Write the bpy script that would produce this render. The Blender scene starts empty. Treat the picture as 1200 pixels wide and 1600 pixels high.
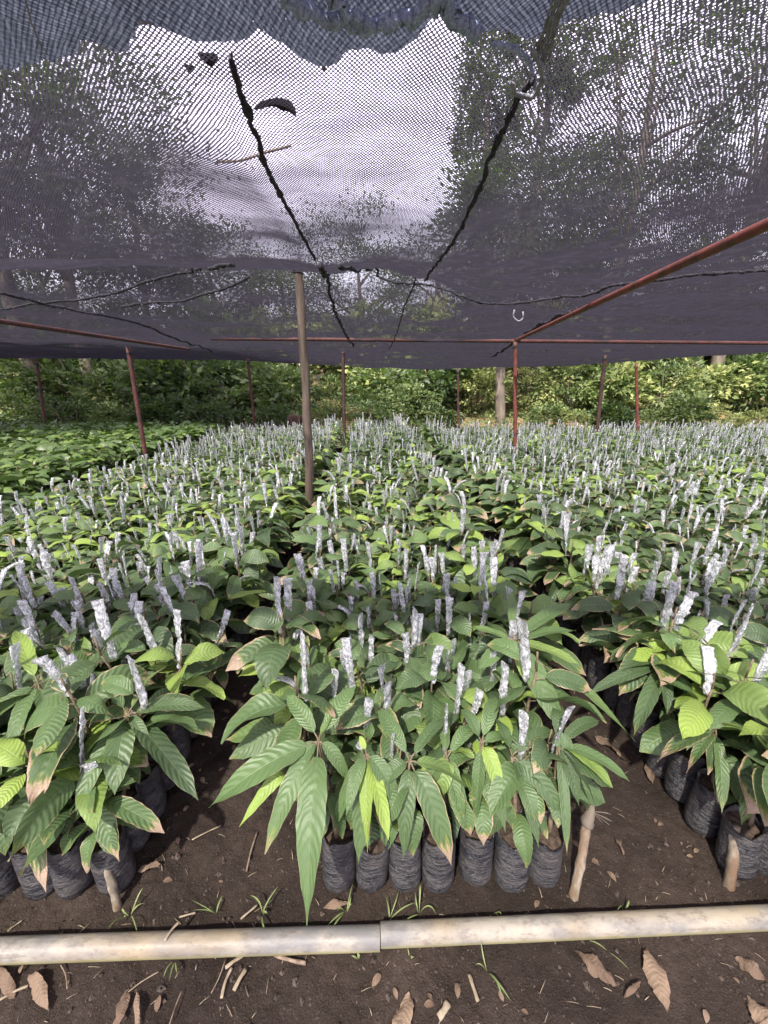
import bpy, math, random
import numpy as np
from mathutils import Vector, Matrix
random.seed(7)
rng = np.random.default_rng(11)
sc = bpy.context.scene
R = math.radians

# ------------------------------------------------------------------ camera, light, exposure
CAM_H = 1.5
FPX = 620.0                       # focal length in pixels of the 1200 px wide photograph
PITCH = math.atan(205 / 620)
YAW = math.atan(15 / 620 * math.cos(PITCH))
cd = bpy.data.cameras.new('camera')
cam = bpy.data.objects.new('camera', cd)
sc.collection.objects.link(cam)
cd.sensor_fit = 'HORIZONTAL'
cd.sensor_width = 36
cd.lens = 36 * FPX / 1200
cd.clip_start = 0.02
cd.clip_end = 2000
cam.location = (0, 0, CAM_H)
cam.rotation_euler = (math.pi / 2 - PITCH, 0, -YAW)
sc.camera = cam

SUN_EL, SUN_AZ = 52, 205          # degrees; azimuth clockwise from +Y (behind the camera, a little left)
world = bpy.data.worlds.new('World')
sc.world = world
world.use_nodes = True
wn = world.node_tree
wn.nodes.clear()
sky = wn.nodes.new('ShaderNodeTexSky')
sky.sky_type = 'NISHITA'
sky.sun_disc = False
sky.sun_elevation = R(SUN_EL)
sky.sun_rotation = R(SUN_AZ)
sky.air_density = 1.0
sky.dust_density = 3.0
bgn = wn.nodes.new('ShaderNodeBackground')
bgn.inputs[1].default_value = 0.15
hs = wn.nodes.new('ShaderNodeHueSaturation')
hs.inputs['Saturation'].default_value = 0.45      # thin bright cloud over the blue
wo = wn.nodes.new('ShaderNodeOutputWorld')
wn.links.new(sky.outputs[0], hs.inputs['Color'])
wtc = wn.nodes.new('ShaderNodeTexCoord')
wns = wn.nodes.new('ShaderNodeTexNoise'); wns.inputs['Scale'].default_value = 2.2; wns.inputs['Detail'].default_value = 5
wmr = wn.nodes.new('ShaderNodeMapRange'); wmr.inputs[1].default_value = 0.38; wmr.inputs[2].default_value = 0.62; wmr.inputs[3].default_value = 0.7; wmr.inputs[4].default_value = 0.95
wmx = wn.nodes.new('ShaderNodeMix'); wmx.data_type = 'RGBA'
wmx.inputs[7].default_value = (4.8, 4.35, 5.5, 1)      # high bright cloud
wn.links.new(wtc.outputs['Generated'], wns.inputs['Vector']); wn.links.new(wns.outputs['Fac'], wmr.inputs[0])
wn.links.new(wmr.outputs[0], wmx.inputs[0]); wn.links.new(hs.outputs[0], wmx.inputs[6])
wn.links.new(wmx.outputs[2], bgn.inputs[0])
wn.links.new(bgn.outputs[0], wo.inputs[0])

sl = bpy.data.lights.new('sun', 'SUN')
sl.energy = 4.2
sl.angle = R(1.5)
sl.color = (1.0, 0.95, 0.86)
sun = bpy.data.objects.new('sun', sl)
sc.collection.objects.link(sun)
_d = Vector((math.sin(R(SUN_AZ)) * math.cos(R(SUN_EL)), math.cos(R(SUN_AZ)) * math.cos(R(SUN_EL)), math.sin(R(SUN_EL))))
sun.rotation_euler = (-_d).to_track_quat('-Z', 'Y').to_euler()
sun.location = (-5, -8, 15)

sc.view_settings.view_transform = 'Standard'
sc.view_settings.look = 'None'
sc.view_settings.exposure = 1.75
sc.view_settings.gamma = 1
cy = sc.cycles
cy.max_bounces = 8
cy.diffuse_bounces = 3
cy.glossy_bounces = 2
cy.transmission_bounces = 4
cy.transparent_max_bounces = 24
cy.use_denoising = True
cy.sample_clamp_indirect = 6

# ------------------------------------------------------------------ helpers
def ray(px, py):
    xc = (px - 600) / FPX; yc = (800 - py) / FPX
    X = xc; Y = math.cos(PITCH) + math.sin(PITCH) * yc; Z = yc * math.cos(PITCH) - math.sin(PITCH)
    return Vector((X * math.cos(YAW) + Y * math.sin(YAW), Y * math.cos(YAW) - X * math.sin(YAW), Z))

def at_z(px, py, z):              # the point at height z seen at a pixel of the photograph
    r = ray(px, py); t = (z - CAM_H) / r.z
    return Vector((r.x * t, r.y * t, z))

def at_y(px, py, y):              # the point at distance y seen there
    r = ray(px, py); t = y / r.y
    return Vector((r.x * t, y, CAM_H + r.z * t))

def tag(o, label=None, cat=None, group=None, kind=None):
    if label: o['label'] = label
    if cat: o['category'] = cat
    if group: o['group'] = group
    if kind: o['kind'] = kind
    return o

def empty(name, loc=(0, 0, 0), rz=0.0):
    o = bpy.data.objects.new(name, None)
    o.empty_display_size = 0.05
    sc.collection.objects.link(o)
    o.location = loc
    o.rotation_euler = (0, 0, rz)
    return o

def link(name, mesh, parent=None):
    o = bpy.data.objects.new(name, mesh)
    sc.collection.objects.link(o)
    if parent is not None: o.parent = parent
    return o

class MB:
    """collects quads; verts carry a uv and a 3-number 'var'"""
    def __init__(s):
        s.v = []; s.f = []; s.uv = []; s.var = []; s.mi = []; s.n = 0
    def add(s, v, f, uv=None, var=None, mi=0):
        v = np.asarray(v, float).reshape(-1, 3); f = np.asarray(f, np.int64).reshape(-1, 4)
        k = len(v)
        s.v.append(v); s.f.append(f + s.n)
        s.uv.append(np.zeros((k, 2)) if uv is None else np.asarray(uv, float).reshape(-1, 2))
        if var is None: var = np.zeros((k, 3))
        var = np.asarray(var, float)
        if var.ndim == 1: var = np.tile(var, (k, 1))
        s.var.append(var)
        s.mi.append(np.full(len(f), mi) if np.isscalar(mi) else mi)
        s.n += k
    def pack(s):
        return (np.concatenate(s.v), np.concatenate(s.f), np.concatenate(s.uv), np.concatenate(s.var), np.concatenate(s.mi))
    def mesh(s, name, mats, smooth=True):
        v, f, uv, var, mi = s.pack()
        me = bpy.data.meshes.new(name)
        me.vertices.add(len(v)); me.vertices.foreach_set('co', v.astype(np.float32).ravel())
        me.loops.add(f.size); me.loops.foreach_set('vertex_index', f.astype(np.int32).ravel())
        me.polygons.add(len(f))
        me.polygons.foreach_set('loop_start', np.arange(0, f.size, 4, dtype=np.int32))
        me.polygons.foreach_set('loop_total', np.full(len(f), 4, dtype=np.int32))
        me.polygons.foreach_set('material_index', mi.astype(np.int32))
        me.polygons.foreach_set('use_smooth', np.full(len(f), smooth))
        l = me.uv_layers.new(name='UVMap')
        l.data.foreach_set('uv', uv[f.ravel()].astype(np.float32).ravel())
        a = me.attributes.new('var', 'FLOAT_COLOR', 'POINT')
        a.data.foreach_set('color', np.concatenate([var, np.ones((len(v), 1))], 1).astype(np.float32).ravel())
        me.update(calc_edges=True)
        for m in (mats if isinstance(mats, (list, tuple)) else [mats]): me.materials.append(m)
        return me
    def build(s, name, mats, parent=None, smooth=True):
        return link(name, s.mesh(name, mats, smooth), parent)

def grid_faces(nu, nv, closed=False):
    """(nv+1) rings of nu+1 verts (nu when closed)"""
    w = nu if closed else nu + 1
    i = np.arange(nv)[:, None] * w; j = np.arange(nu)[None, :]
    j2 = (j + 1) % w if closed else j + 1
    return np.stack([i + j, i + j2, i + w + j2, i + w + j], -1).reshape(-1, 4)

def frames(P):
    P = np.asarray(P, float)
    T = np.gradient(P, axis=0); T /= np.linalg.norm(T, axis=1)[:, None] + 1e-12
    ref = np.array([0.0, 0, 1.0]) if abs(T[:, 2]).mean() < 0.8 else np.array([0, 1.0, 0.02])
    S = np.cross(T, ref); S /= np.linalg.norm(S, axis=1)[:, None] + 1e-12
    N = np.cross(S, T)
    return T, S, N

def tube(mb, P, r, n=8, mi=0, var=None, noise=0.0, cap=True, flat=1.0, seed=0):
    P = np.asarray(P, float); m = len(P)
    r = np.full(m, r) if np.isscalar(r) else np.asarray(r, float)
    if cap:
        T, _, _ = frames(P)
        P = np.concatenate([P[:1], P, P[-1:]]); r = np.concatenate([[r[0] * 0.05], r, [r[-1] * 0.05]])
        T2, S, N = frames(P[1:-1]); S = np.concatenate([S[:1], S, S[-1:]]); N = np.concatenate([N[:1], N, N[-1:]])
    else:
        T, S, N = frames(P)
    a = np.linspace(0, 2 * np.pi, n, endpoint=False)
    rr = r[:, None] * np.ones((1, n))
    if noise:
        g = np.random.default_rng(seed)
        rr = rr * (1 + noise * g.standard_normal(rr.shape))
    V = P[:, None, :] + rr[..., None] * (np.cos(a)[None, :, None] * S[:, None, :] + flat * np.sin(a)[None, :, None] * N[:, None, :])
    k = len(P)
    uv = np.stack([np.tile(np.arange(n) / n, (k, 1)), np.tile(np.linspace(0, 1, k)[:, None], (1, n))], -1)
    mb.add(V.reshape(-1, 3), grid_faces(n, k - 1, True), uv.reshape(-1, 2), var, mi)

def bez(P0, P1, P2, t):
    P0, P1, P2 = (np.asarray(p, float) for p in (P0, P1, P2))
    t = np.asarray(t)[:, None]
    return (1 - t) ** 2 * P0 + 2 * t * (1 - t) * P1 + t ** 2 * P2

def smooth_path(pts, n):
    pts = np.asarray([tuple(p) for p in pts], float)
    d = np.concatenate([[0], np.cumsum(np.linalg.norm(np.diff(pts, axis=0), axis=1))])
    s = np.linspace(0, d[-1], n)
    out = np.stack([np.interp(s, d, pts[:, k]) for k in range(3)], 1)
    for _ in range(3):
        out[1:-1] = 0.25 * out[:-2] + 0.5 * out[1:-1] + 0.25 * out[2:]
    return out

def leaf(mb, P0, P1, P2, W, nu=6, nv=14, tint=0.3, scorch=0.1, rnd=0.5, roll=0.0, fold=0.25, wave=0.05, mi=0, corr=0.0, curl=0.0):
    """a cacao leaf: long ellipse with a drip tip, arched along a curve"""
    t = np.linspace(0, 1, nv + 1)
    C = bez(P0, P1, P2, t)
    T = np.gradient(C, axis=0); T /= np.linalg.norm(T, axis=1)[:, None] + 1e-12
    ax = np.asarray(P2, float) - np.asarray(P0, float)
    side = np.cross(ax, [0, 0, 1.0])
    if np.linalg.norm(side) < 1e-4 * np.linalg.norm(ax) or np.linalg.norm(side) < 1e-6: side = np.array([1.0, 0, 0])
    side /= np.linalg.norm(side)
    S = side[None, :] - (T @ side)[:, None] * T; S /= np.linalg.norm(S, axis=1)[:, None]
    N = np.cross(S, T)
    ro = roll + (((rnd * 5.7) % 1) - 0.5) * 1.3 * (t - 0.2)
    c, s_ = np.cos(ro)[:, None], np.sin(ro)[:, None]
    S, N = c * S + s_ * N, c * N - s_ * S
    e_ = 0.62 + 0.22 * ((rnd * 7.3) % 1)
    w = t ** (0.52 + 0.2 * ((rnd * 3.1) % 1)) * (1 - t) ** e_
    w = w / w.max() * W / 2
    w = np.maximum(w * np.where(t > 0.86, 1 - 0.45 * np.clip((t - 0.86) / 0.1, 0, 1), 1), W * 0.012)
    u = np.linspace(-1, 1, nu + 1)
    L = np.linalg.norm(ax)
    ph = rnd * 20
    h = fold * np.abs(u)[None, :] * w[:, None]
    h = h - curl * (u ** 2)[None, :] * w[:, None]
    h = h + wave * W * (u ** 2)[None, :] * np.sin(t[:, None] * 10 + ph + 1.3 * np.sign(u)[None, :])
    if corr:
        h = h + corr * W * np.sin(2 * np.pi * (t[:, None] * 10.0 - np.abs(u)[None, :] * 1.1)) * (np.abs(u) * (1.25 - np.abs(u)))[None, :]
    edge = 1 + 0.03 * np.sin(t * 37 + ph)[:, None] * np.ones_like(u)[None, :]
    V = C[:, None, :] + (w[:, None] * u[None, :] * edge)[..., None] * S[:, None, :] + h[..., None] * N[:, None, :]
    uv = np.stack([np.tile(u[None, :] * 0.5 + 0.5, (nv + 1, 1)), np.tile(t[:, None], (1, nu + 1))], -1)
    mb.add(V.reshape(-1, 3), grid_faces(nu, nv), uv.reshape(-1, 2), np.array([tint, scorch, rnd]), mi)

# ------------------------------------------------------------------ materials
def nt(name):
    m = bpy.data.materials.new(name); m.use_nodes = True
    t = m.node_tree; t.nodes.clear()
    out = t.nodes.new('ShaderNodeOutputMaterial')
    return m, t, out
class NG:
    def __init__(s, t): s.t = t
    def n(s, ty, **kw):
        x = s.t.nodes.new('ShaderNode' + ty)
        for k, v in kw.items(): setattr(x, k, v)
        return x
    def put(s, sock, v):
        if isinstance(v, bpy.types.NodeSocket): s.t.links.new(v, sock)
        elif v is not None:
            if sock.type == 'RGBA' and not hasattr(v, '__len__'): v = (v, v, v, 1)
            if sock.type == 'RGBA' and len(v) == 3: v = (*v, 1)
            sock.default_value = v
    def math(s, op, a, b=None, c=None, clamp=False):
        x = s.n('Math', operation=op, use_clamp=clamp)
        s.put(x.inputs[0], a); s.put(x.inputs[1], b)
        if c is not None: s.put(x.inputs[2], c)
        return x.outputs[0]
    def mix(s, f, a, b):
        x = s.n('Mix', data_type='RGBA')
        s.put(x.inputs[0], f); s.put(x.inputs[6], a); s.put(x.inputs[7], b)
        return x.outputs[2]
    def rng(s, v, a, b, c=0.0, d=1.0, smooth=True):
        x = s.n('MapRange', interpolation_type='SMOOTHSTEP' if smooth else 'LINEAR')
        s.put(x.inputs[0], v); s.put(x.inputs[1], a); s.put(x.inputs[2], b); s.put(x.inputs[3], c); s.put(x.inputs[4], d)
        return x.outputs[0]
    def noise(s, scale, detail=3, rough=0.55, vec=None, dist=0.0):
        x = s.n('TexNoise')
        x.inputs['Scale'].default_value = scale; x.inputs['Detail'].default_value = detail
        x.inputs['Roughness'].default_value = rough; x.inputs['Distortion'].default_value = dist
        if vec is not None: s.t.links.new(vec, x.inputs['Vector'])
        return x.outputs['Fac']
    def coord(s, which='Object'):
        return s.n('TexCoord').outputs[which]
    def bump(s, h, strength=0.5, dist=0.01):
        x = s.n('Bump'); x.inputs['Strength'].default_value = strength; x.inputs['Distance'].default_value = dist
        s.put(x.inputs['Height'], h)
        return x.outputs[0]
    def bsdf(s, col, rough=0.6, normal=None, spec=0.5, metal=0.0):
        x = s.n('BsdfPrincipled')
        s.put(x.inputs['Base Color'], col); s.put(x.inputs['Roughness'], rough)
        s.put(x.inputs['Specular IOR Level'], spec); s.put(x.inputs['Metallic'], metal)
        if normal is not None: s.t.links.new(normal, x.inputs['Normal'])
        return x.outputs[0]
    def mixs(s, f, a, b):
        x = s.n('MixShader'); s.put(x.inputs[0], f)
        s.t.links.new(a, x.inputs[1]); s.t.links.new(b, x.inputs[2])
        return x.outputs[0]

def mat_leaf(name, dark, mid, lime, trans=0.25, rough=0.4, veins=True, spec=0.45):
    m, t, out = nt(name); g = NG(t)
    at = g.n('Attribute'); at.attribute_name = 'var'
    sp = g.n('SeparateColor'); t.links.new(at.outputs['Color'], sp.inputs[0])
    tint, scorch, rnd = sp.outputs[0], sp.outputs[1], sp.outputs[2]
    oi = g.n('ObjectInfo').outputs['Random']
    uv = g.coord('UV'); su = g.n('SeparateXYZ'); t.links.new(uv, su.inputs[0])
    U, Vv = su.outputs[0], su.outputs[1]
    across = g.math('MULTIPLY', g.math('ABSOLUTE', g.math('SUBTRACT', U, 0.5)), 2.0)
    tt = g.math('ADD', tint, g.math('MULTIPLY', g.math('SUBTRACT', oi, 0.5), 0.22))
    c1 = g.mix(g.rng(tt, 0.0, 0.45), dark, mid)
    c2 = g.mix(g.rng(tt, 0.45, 1.0), c1, lime)
    big = g.noise(9.0, 2, vec=g.coord('Object'))
    c2 = g.mix(g.math('MULTIPLY', g.rng(big, 0.35, 0.7), 0.3), c2, mid)
    normal = None
    if veins:
        wn_ = g.noise(3.0, 2, 0.5, vec=uv)
        s_ = g.math('SUBTRACT', g.math('MULTIPLY', Vv, g.math('ADD', 10.0, g.math('MULTIPLY', rnd, 4.0))), g.math('MULTIPLY', g.math('POWER', across, 1.5), 1.7))
        s_ = g.math('ADD', s_, g.math('MULTIPLY', wn_, 1.1))
        fr = g.math('ABSOLUTE', g.math('SUBTRACT', g.math('FRACT', s_), 0.5))      # 0 between veins, 0.5 at veins
        vein = g.rng(fr, 0.42, 0.5)
        mid_rib = g.rng(across, 0.015, 0.06, 1.0, 0.0)
        lines = g.math('MAXIMUM', g.math('MULTIPLY', vein, 0.5), mid_rib)
        c2 = g.mix(g.math('MULTIPLY', lines, 0.24), c2, (0.24, 0.30, 0.13))
        spk = g.noise(26.0, 4, 0.7, vec=uv)
        c2 = g.mix(g.math('MULTIPLY', g.rng(spk, 0.40, 0.75), 0.35), c2, (0.17, 0.19, 0.10))
        c2 = g.mix(g.math('MULTIPLY', g.rng(spk, 0.70, 0.76), 0.7), c2, (0.20, 0.12, 0.06))
        fine = g.noise(60.0, 2, vec=uv)
        hgt = g.math('ADD', g.math('MULTIPLY', g.math('COSINE', g.math('MULTIPLY', fr, 6.283)), 0.5), g.math('MULTIPLY', fine, 0.35))
        hgt = g.math('SUBTRACT', hgt, g.math('MULTIPLY', mid_rib, 0.8))
        normal = g.bump(hgt, 0.30, 0.005)
        # scorched tips and margins
        sn = g.noise(5.0, 3, 0.6, vec=g.coord('Object'))
        vec2 = g.n('VectorMath', operation='ADD')
        t.links.new(uv, vec2.inputs[0])
        cx = g.n('CombineXYZ'); g.put(cx.inputs[0], g.math('MULTIPLY', rnd, 37.0)); t.links.new(cx.outputs[0], vec2.inputs[1])
        un = g.noise(4.5, 3, 0.65, vec=vec2.outputs[0])
        edge = g.math('MAXIMUM', g.math('POWER', across, 6.0), g.rng(Vv, 0.55, 1.0))
        sc_ = g.math('ADD', g.math('MULTIPLY', edge, 0.55), g.math('MULTIPLY', un, 0.8))
        thr = g.math('SUBTRACT', 1.22, g.math('MULTIPLY', scorch, 0.56))
        burn = g.rng(g.math('SUBTRACT', sc_, thr), 0.0, 0.05)
        halo = g.rng(g.math('SUBTRACT', sc_, thr), -0.12, 0.02)
        c2 = g.mix(g.math('MULTIPLY', halo, 0.5), c2, (0.30, 0.30, 0.06))
        brown = g.mix(g.rng(fine, 0.35, 0.65), (0.28, 0.185, 0.11), (0.44, 0.335, 0.25))
        c2 = g.mix(burn, c2, brown)
        thin = g.math('MULTIPLY', g.rng(across, 0.93, 1.0), g.rng(un, 0.45, 0.6))
        c2 = g.mix(g.math('MULTIPLY', thin, 0.6), c2, (0.42, 0.33, 0.20))
    b = g.bsdf(c2, rough, normal, spec)
    tr = g.n('BsdfTranslucent')
    t.links.new(g.mix(0.35, c2, (0.22, 0.42, 0.03)), tr.inputs[0])
    if normal is not None: t.links.new(normal, tr.inputs['Normal'])
    t.links.new(g.mixs(trans, b, tr.outputs[0]), out.inputs[0])
    return m

M = {}
M['leaf'] = mat_leaf('cacao_leaf', (0.040, 0.072, 0.034), (0.100, 0.168, 0.060), (0.30, 0.42, 0.075), 0.22, 0.42, spec=0.42)
M['leaf_far'] = mat_leaf('cacao_leaf_small', (0.045, 0.080, 0.032), (0.10, 0.16, 0.05), (0.26, 0.36, 0.08), 0.22, 0.42, veins=False)
M['tree_leaf'] = mat_leaf('tree_leaf', (0.018, 0.028, 0.016), (0.042, 0.058, 0.028), (0.12, 0.15, 0.04), 0.3, 0.6, veins=False, spec=0.3)
M['bush'] = mat_leaf('bush_leaf', (0.035, 0.060, 0.026), (0.115, 0.155, 0.055), (0.42, 0.44, 0.17), 0.35, 0.5, veins=False)

def mat_dry():
    m, t, out = nt('dry_leaf'); g = NG(t)
    at = g.n('Attribute'); at.attribute_name = 'var'
    sp = g.n('SeparateColor'); t.links.new(at.outputs['Color'], sp.inputs[0])
    su = g.n('SeparateXYZ'); uv = g.coord('UV'); t.links.new(uv, su.inputs[0])
    across = g.math('MULTIPLY', g.math('ABSOLUTE', g.math('SUBTRACT', su.outputs[0], 0.5)), 2.0)
    s_ = g.math('SUBTRACT', g.math('MULTIPLY', su.outputs[1], 11.0), g.math('MULTIPLY', across, 1.1))
    fr = g.math('ABSOLUTE', g.math('SUBTRACT', g.math('FRACT', s_), 0.5))
    c = g.mix(sp.outputs[0], (0.13, 0.085, 0.058), (0.36, 0.26, 0.18))
    c = g.mix(g.math('MULTIPLY', g.rng(fr, 0.36, 0.5), 0.5), c, (0.20, 0.10, 0.06))
    c = g.mix(g.rng(g.noise(40, 3), 0.4, 0.75), c, (0.26, 0.18, 0.13))
    nrm = g.bump(g.math('ADD', fr, g.noise(90, 2)), 0.7, 0.004)
    b = g.bsdf(c, 0.75, nrm, 0.25); tr = g.n('BsdfTranslucent'); t.links.new(c, tr.inputs[0])
    t.links.new(g.mixs(0.15, b, tr.outputs[0]), out.inputs[0])
    return m
M['dry'] = mat_dry()

def mat_simple(name, c1, c2, scale=20, rough=0.7, bump=0.3, bdist=0.003, stretch=None, spec=0.4, c3=None, s3=4):
    m, t, out = nt(name); g = NG(t)
    co = g.coord('Object')
    if stretch:
        mp = g.n('Mapping'); mp.inputs['Scale'].default_value = stretch; t.links.new(co, mp.inputs[0]); co = mp.outputs[0]
    n1 = g.noise(scale, 4, 0.6, vec=co)
    c = g.mix(g.rng(n1, 0.3, 0.7), c1, c2)
    if c3: c = g.mix(g.rng(g.noise(s3, 3, 0.6, vec=co), 0.48, 0.68), c, c3)
    b = g.bsdf(c, rough, g.bump(n1, bump, bdist), spec)
    t.links.new(b, out.inputs[0])
    return m
M['stem'] = mat_simple('seedling_stem', (0.10, 0.07, 0.045), (0.20, 0.16, 0.10), 90)
M['soil_top'] = mat_simple('bag_soil', (0.03, 0.02, 0.014), (0.09, 0.06, 0.045), 60, 0.95, 0.8, 0.006)
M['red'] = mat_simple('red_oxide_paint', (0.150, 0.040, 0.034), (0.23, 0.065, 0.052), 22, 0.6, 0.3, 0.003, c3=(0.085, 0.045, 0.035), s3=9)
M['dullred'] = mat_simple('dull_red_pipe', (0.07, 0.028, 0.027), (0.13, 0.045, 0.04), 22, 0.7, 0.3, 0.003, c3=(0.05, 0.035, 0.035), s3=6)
M['darkpost'] = mat_simple('rusted_dark_pipe', (0.035, 0.025, 0.025), (0.09, 0.04, 0.035), 12, 0.6)
M['wood'] = mat_simple('weathered_pole', (0.055, 0.042, 0.034), (0.15, 0.115, 0.09), 22, 0.85, 0.6, 0.004, stretch=(1, 1, 0.12), c3=(0.12, 0.05, 0.035), s3=3)
M['stake'] = mat_simple('stake_bark', (0.12, 0.10, 0.07), (0.30, 0.255, 0.19), 60, 0.85, 0.7, 0.004, stretch=(1, 1, 0.35), c3=(0.16, 0.10, 0.06), s3=14)
M['bark'] = mat_simple('tree_bark', (0.07, 0.055, 0.04), (0.17, 0.14, 0.11), 6, 0.9, 0.8, 0.03, stretch=(1, 1, 0.2))
M['palebark'] = mat_simple('pale_bark', (0.08, 0.065, 0.05), (0.17, 0.14, 0.11), 6, 0.9, 0.6, 0.02, stretch=(1, 1, 0.3))
M['twig'] = mat_simple('twig', (0.12, 0.08, 0.055), (0.28, 0.21, 0.15), 60, 0.85)
M['straw'] = mat_simple('straw', (0.20, 0.155, 0.10), (0.34, 0.28, 0.20), 40, 0.8, stretch=(1, 1, 1))
M['rope'] = mat_simple('black_rope', (0.025, 0.024, 0.032), (0.07, 0.066, 0.085), 160, 0.95, 1.0, 0.006)
M['cord'] = mat_simple('grey_cord', (0.20, 0.20, 0.24), (0.34, 0.34, 0.40), 80, 0.7)
M['grass'] = mat_simple('grass_blade', (0.10, 0.145, 0.045), (0.22, 0.26, 0.10), 25, 0.5)
M['stone'] = mat_simple('crumb', (0.032, 0.023, 0.018), (0.10, 0.075, 0.060), 30, 0.95)
M['darkleaf'] = mat_simple('silhouette_dead_leaf', (0.02, 0.017, 0.02), (0.06, 0.05, 0.05), 60, 0.9)  # near-black colour paints in the backlit silhouette of leaves on the net
M['stump'] = mat_simple('stump_wood', (0.035, 0.02, 0.016), (0.10, 0.05, 0.036), 12, 0.9, 0.8, 0.02, stretch=(1, 1, 0.2))

def mat_bag():
    m, t, out = nt('black_polybag'); g = NG(t)
    co = g.coord('Object')
    oi = g.n('ObjectInfo').outputs['Random']
    mp = g.n('Mapping'); mp.inputs['Scale'].default_value = (1, 1, 3.2); t.links.new(co, mp.inputs[0])
    ad = g.n('VectorMath', operation='ADD'); cx = g.n('CombineXYZ'); g.put(cx.inputs[0], g.math('MULTIPLY', oi, 13.0))
    t.links.new(mp.outputs[0], ad.inputs[0]); t.links.new(cx.outputs[0], ad.inputs[1])
    w = g.noise(28, 4, 0.65, vec=ad.outputs[0], dist=0.6)
    d = g.noise(11, 4, 0.7, vec=ad.outputs[0])
    fine = g.noise(160, 3, 0.7, vec=ad.outputs[0])
    dust = g.math('MULTIPLY', g.rng(d, 0.38, 0.68), 0.75)
    ridge = g.rng(g.math('ABSOLUTE', g.math('SUBTRACT', w, 0.5)), 0.0, 0.02, 1.0, 0.0)
    c = g.mix(dust, (0.016, 0.017, 0.022), (0.080, 0.070, 0.063))
    c = g.mix(g.math('MULTIPLY', ridge, 0.6), c, (0.24, 0.235, 0.235))
    c = g.mix(g.math('MULTIPLY', g.rng(fine, 0.55, 0.75), 0.35), c, (0.13, 0.11, 0.09))
    b = g.bsdf(c, g.rng(d, 0.3, 0.7, 0.28, 0.6), g.bump(g.math('ADD', w, g.math('MULTIPLY', fine, 0.15)), 1.0, 0.012), 0.5)
    t.links.new(b, out.inputs[0])
    return m
M['bag'] = mat_bag()

def mat_sleeve():
    m, t, out = nt('clear_plastic_sleeve'); g = NG(t)
    co = g.coord('Object')
    mp = g.n('Mapping'); mp.inputs['Scale'].default_value = (1, 1, 0.55); t.links.new(co, mp.inputs[0])
    n1 = g.noise(95, 3, 0.6, vec=mp.outputs[0], dist=0.8)
    n2 = g.noise(55, 2, 0.5, vec=mp.outputs[0])
    nrm = g.bump(g.math('ADD', n1, g.math('MULTIPLY', n2, 1.5)), 1.0, 0.01)
    gl = g.n('BsdfGlossy'); gl.inputs['Roughness'].default_value = 0.16; g.put(gl.inputs[0], (0.9, 0.92, 0.97)); t.links.new(nrm, gl.inputs['Normal'])
    df = g.n('BsdfDiffuse'); g.put(df.inputs[0], (0.82, 0.82, 0.83)); t.links.new(nrm, df.inputs['Normal'])
    tl = g.n('BsdfTranslucent'); g.put(tl.inputs[0], (0.7, 0.72, 0.76))
    tp = g.n('BsdfTransparent'); g.put(tp.inputs[0], (0.9, 0.92, 0.92))
    white = g.mixs(0.35, df.outputs[0], tl.outputs[0])
    clear = g.mixs(0.5, tp.outputs[0], gl.outputs[0])
    f = g.rng(n1, 0.40, 0.64)
    t.links.new(g.mixs(g.math('ADD', g.math('MULTIPLY', f, 0.62), 0.22), clear, white), out.inputs[0])
    return m
M['sleeve'] = mat_sleeve()

def mat_pvc():
    m, t, out = nt('dirty_white_pvc'); g = NG(t)
    co = g.coord('Object')
    mp = g.n('Mapping'); mp.inputs['Scale'].default_value = (0.5, 1, 1); t.links.new(co, mp.inputs[0])
    n1 = g.noise(9, 5, 0.65, vec=mp.outputs[0]); n2 = g.noise(70, 4, 0.7, vec=mp.outputs[0]); n3 = g.noise(4, 3, 0.6, vec=mp.outputs[0])
    c = g.mix(g.rng(n1, 0.40, 0.62), (0.31, 0.28, 0.225), (0.16, 0.155, 0.15))
    c = g.mix(g.math('MULTIPLY', g.rng(n3, 0.5, 0.7), 0.6), c, (0.30, 0.22, 0.11))
    c = g.mix(g.math('MULTIPLY', g.rng(n2, 0.50, 0.70), 0.6), c, (0.13, 0.10, 0.08))
    mp2 = g.n('Mapping'); mp2.inputs['Scale'].default_value = (0.25, 1.5, 1.5); t.links.new(co, mp2.inputs[0])
    n5 = g.noise(38, 5, 0.75, vec=mp2.outputs[0], dist=0.5)
    c = g.mix(g.math('MULTIPLY', g.rng(n5, 0.55, 0.66), 0.55), c, (0.11, 0.085, 0.065))
    geo = g.n('NewGeometry'); sz = g.n('SeparateXYZ'); t.links.new(geo.outputs['Normal'], sz.inputs[0])
    # a line of green-yellow algae low on the near side
    c = g.mix(g.math('MULTIPLY', g.rng(g.math('ADD', sz.outputs[2], g.math('MULTIPLY', n1, 0.5)), 0.1, 0.6, 1.0, 0.0), 0.8), c, (0.26, 0.24, 0.10))
    t.links.new(g.bsdf(c, 0.5, g.bump(g.math('ADD', n1, n2), 0.25, 0.003), 0.45), out.inputs[0])
    return m
M['pvc'] = mat_pvc()

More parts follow.
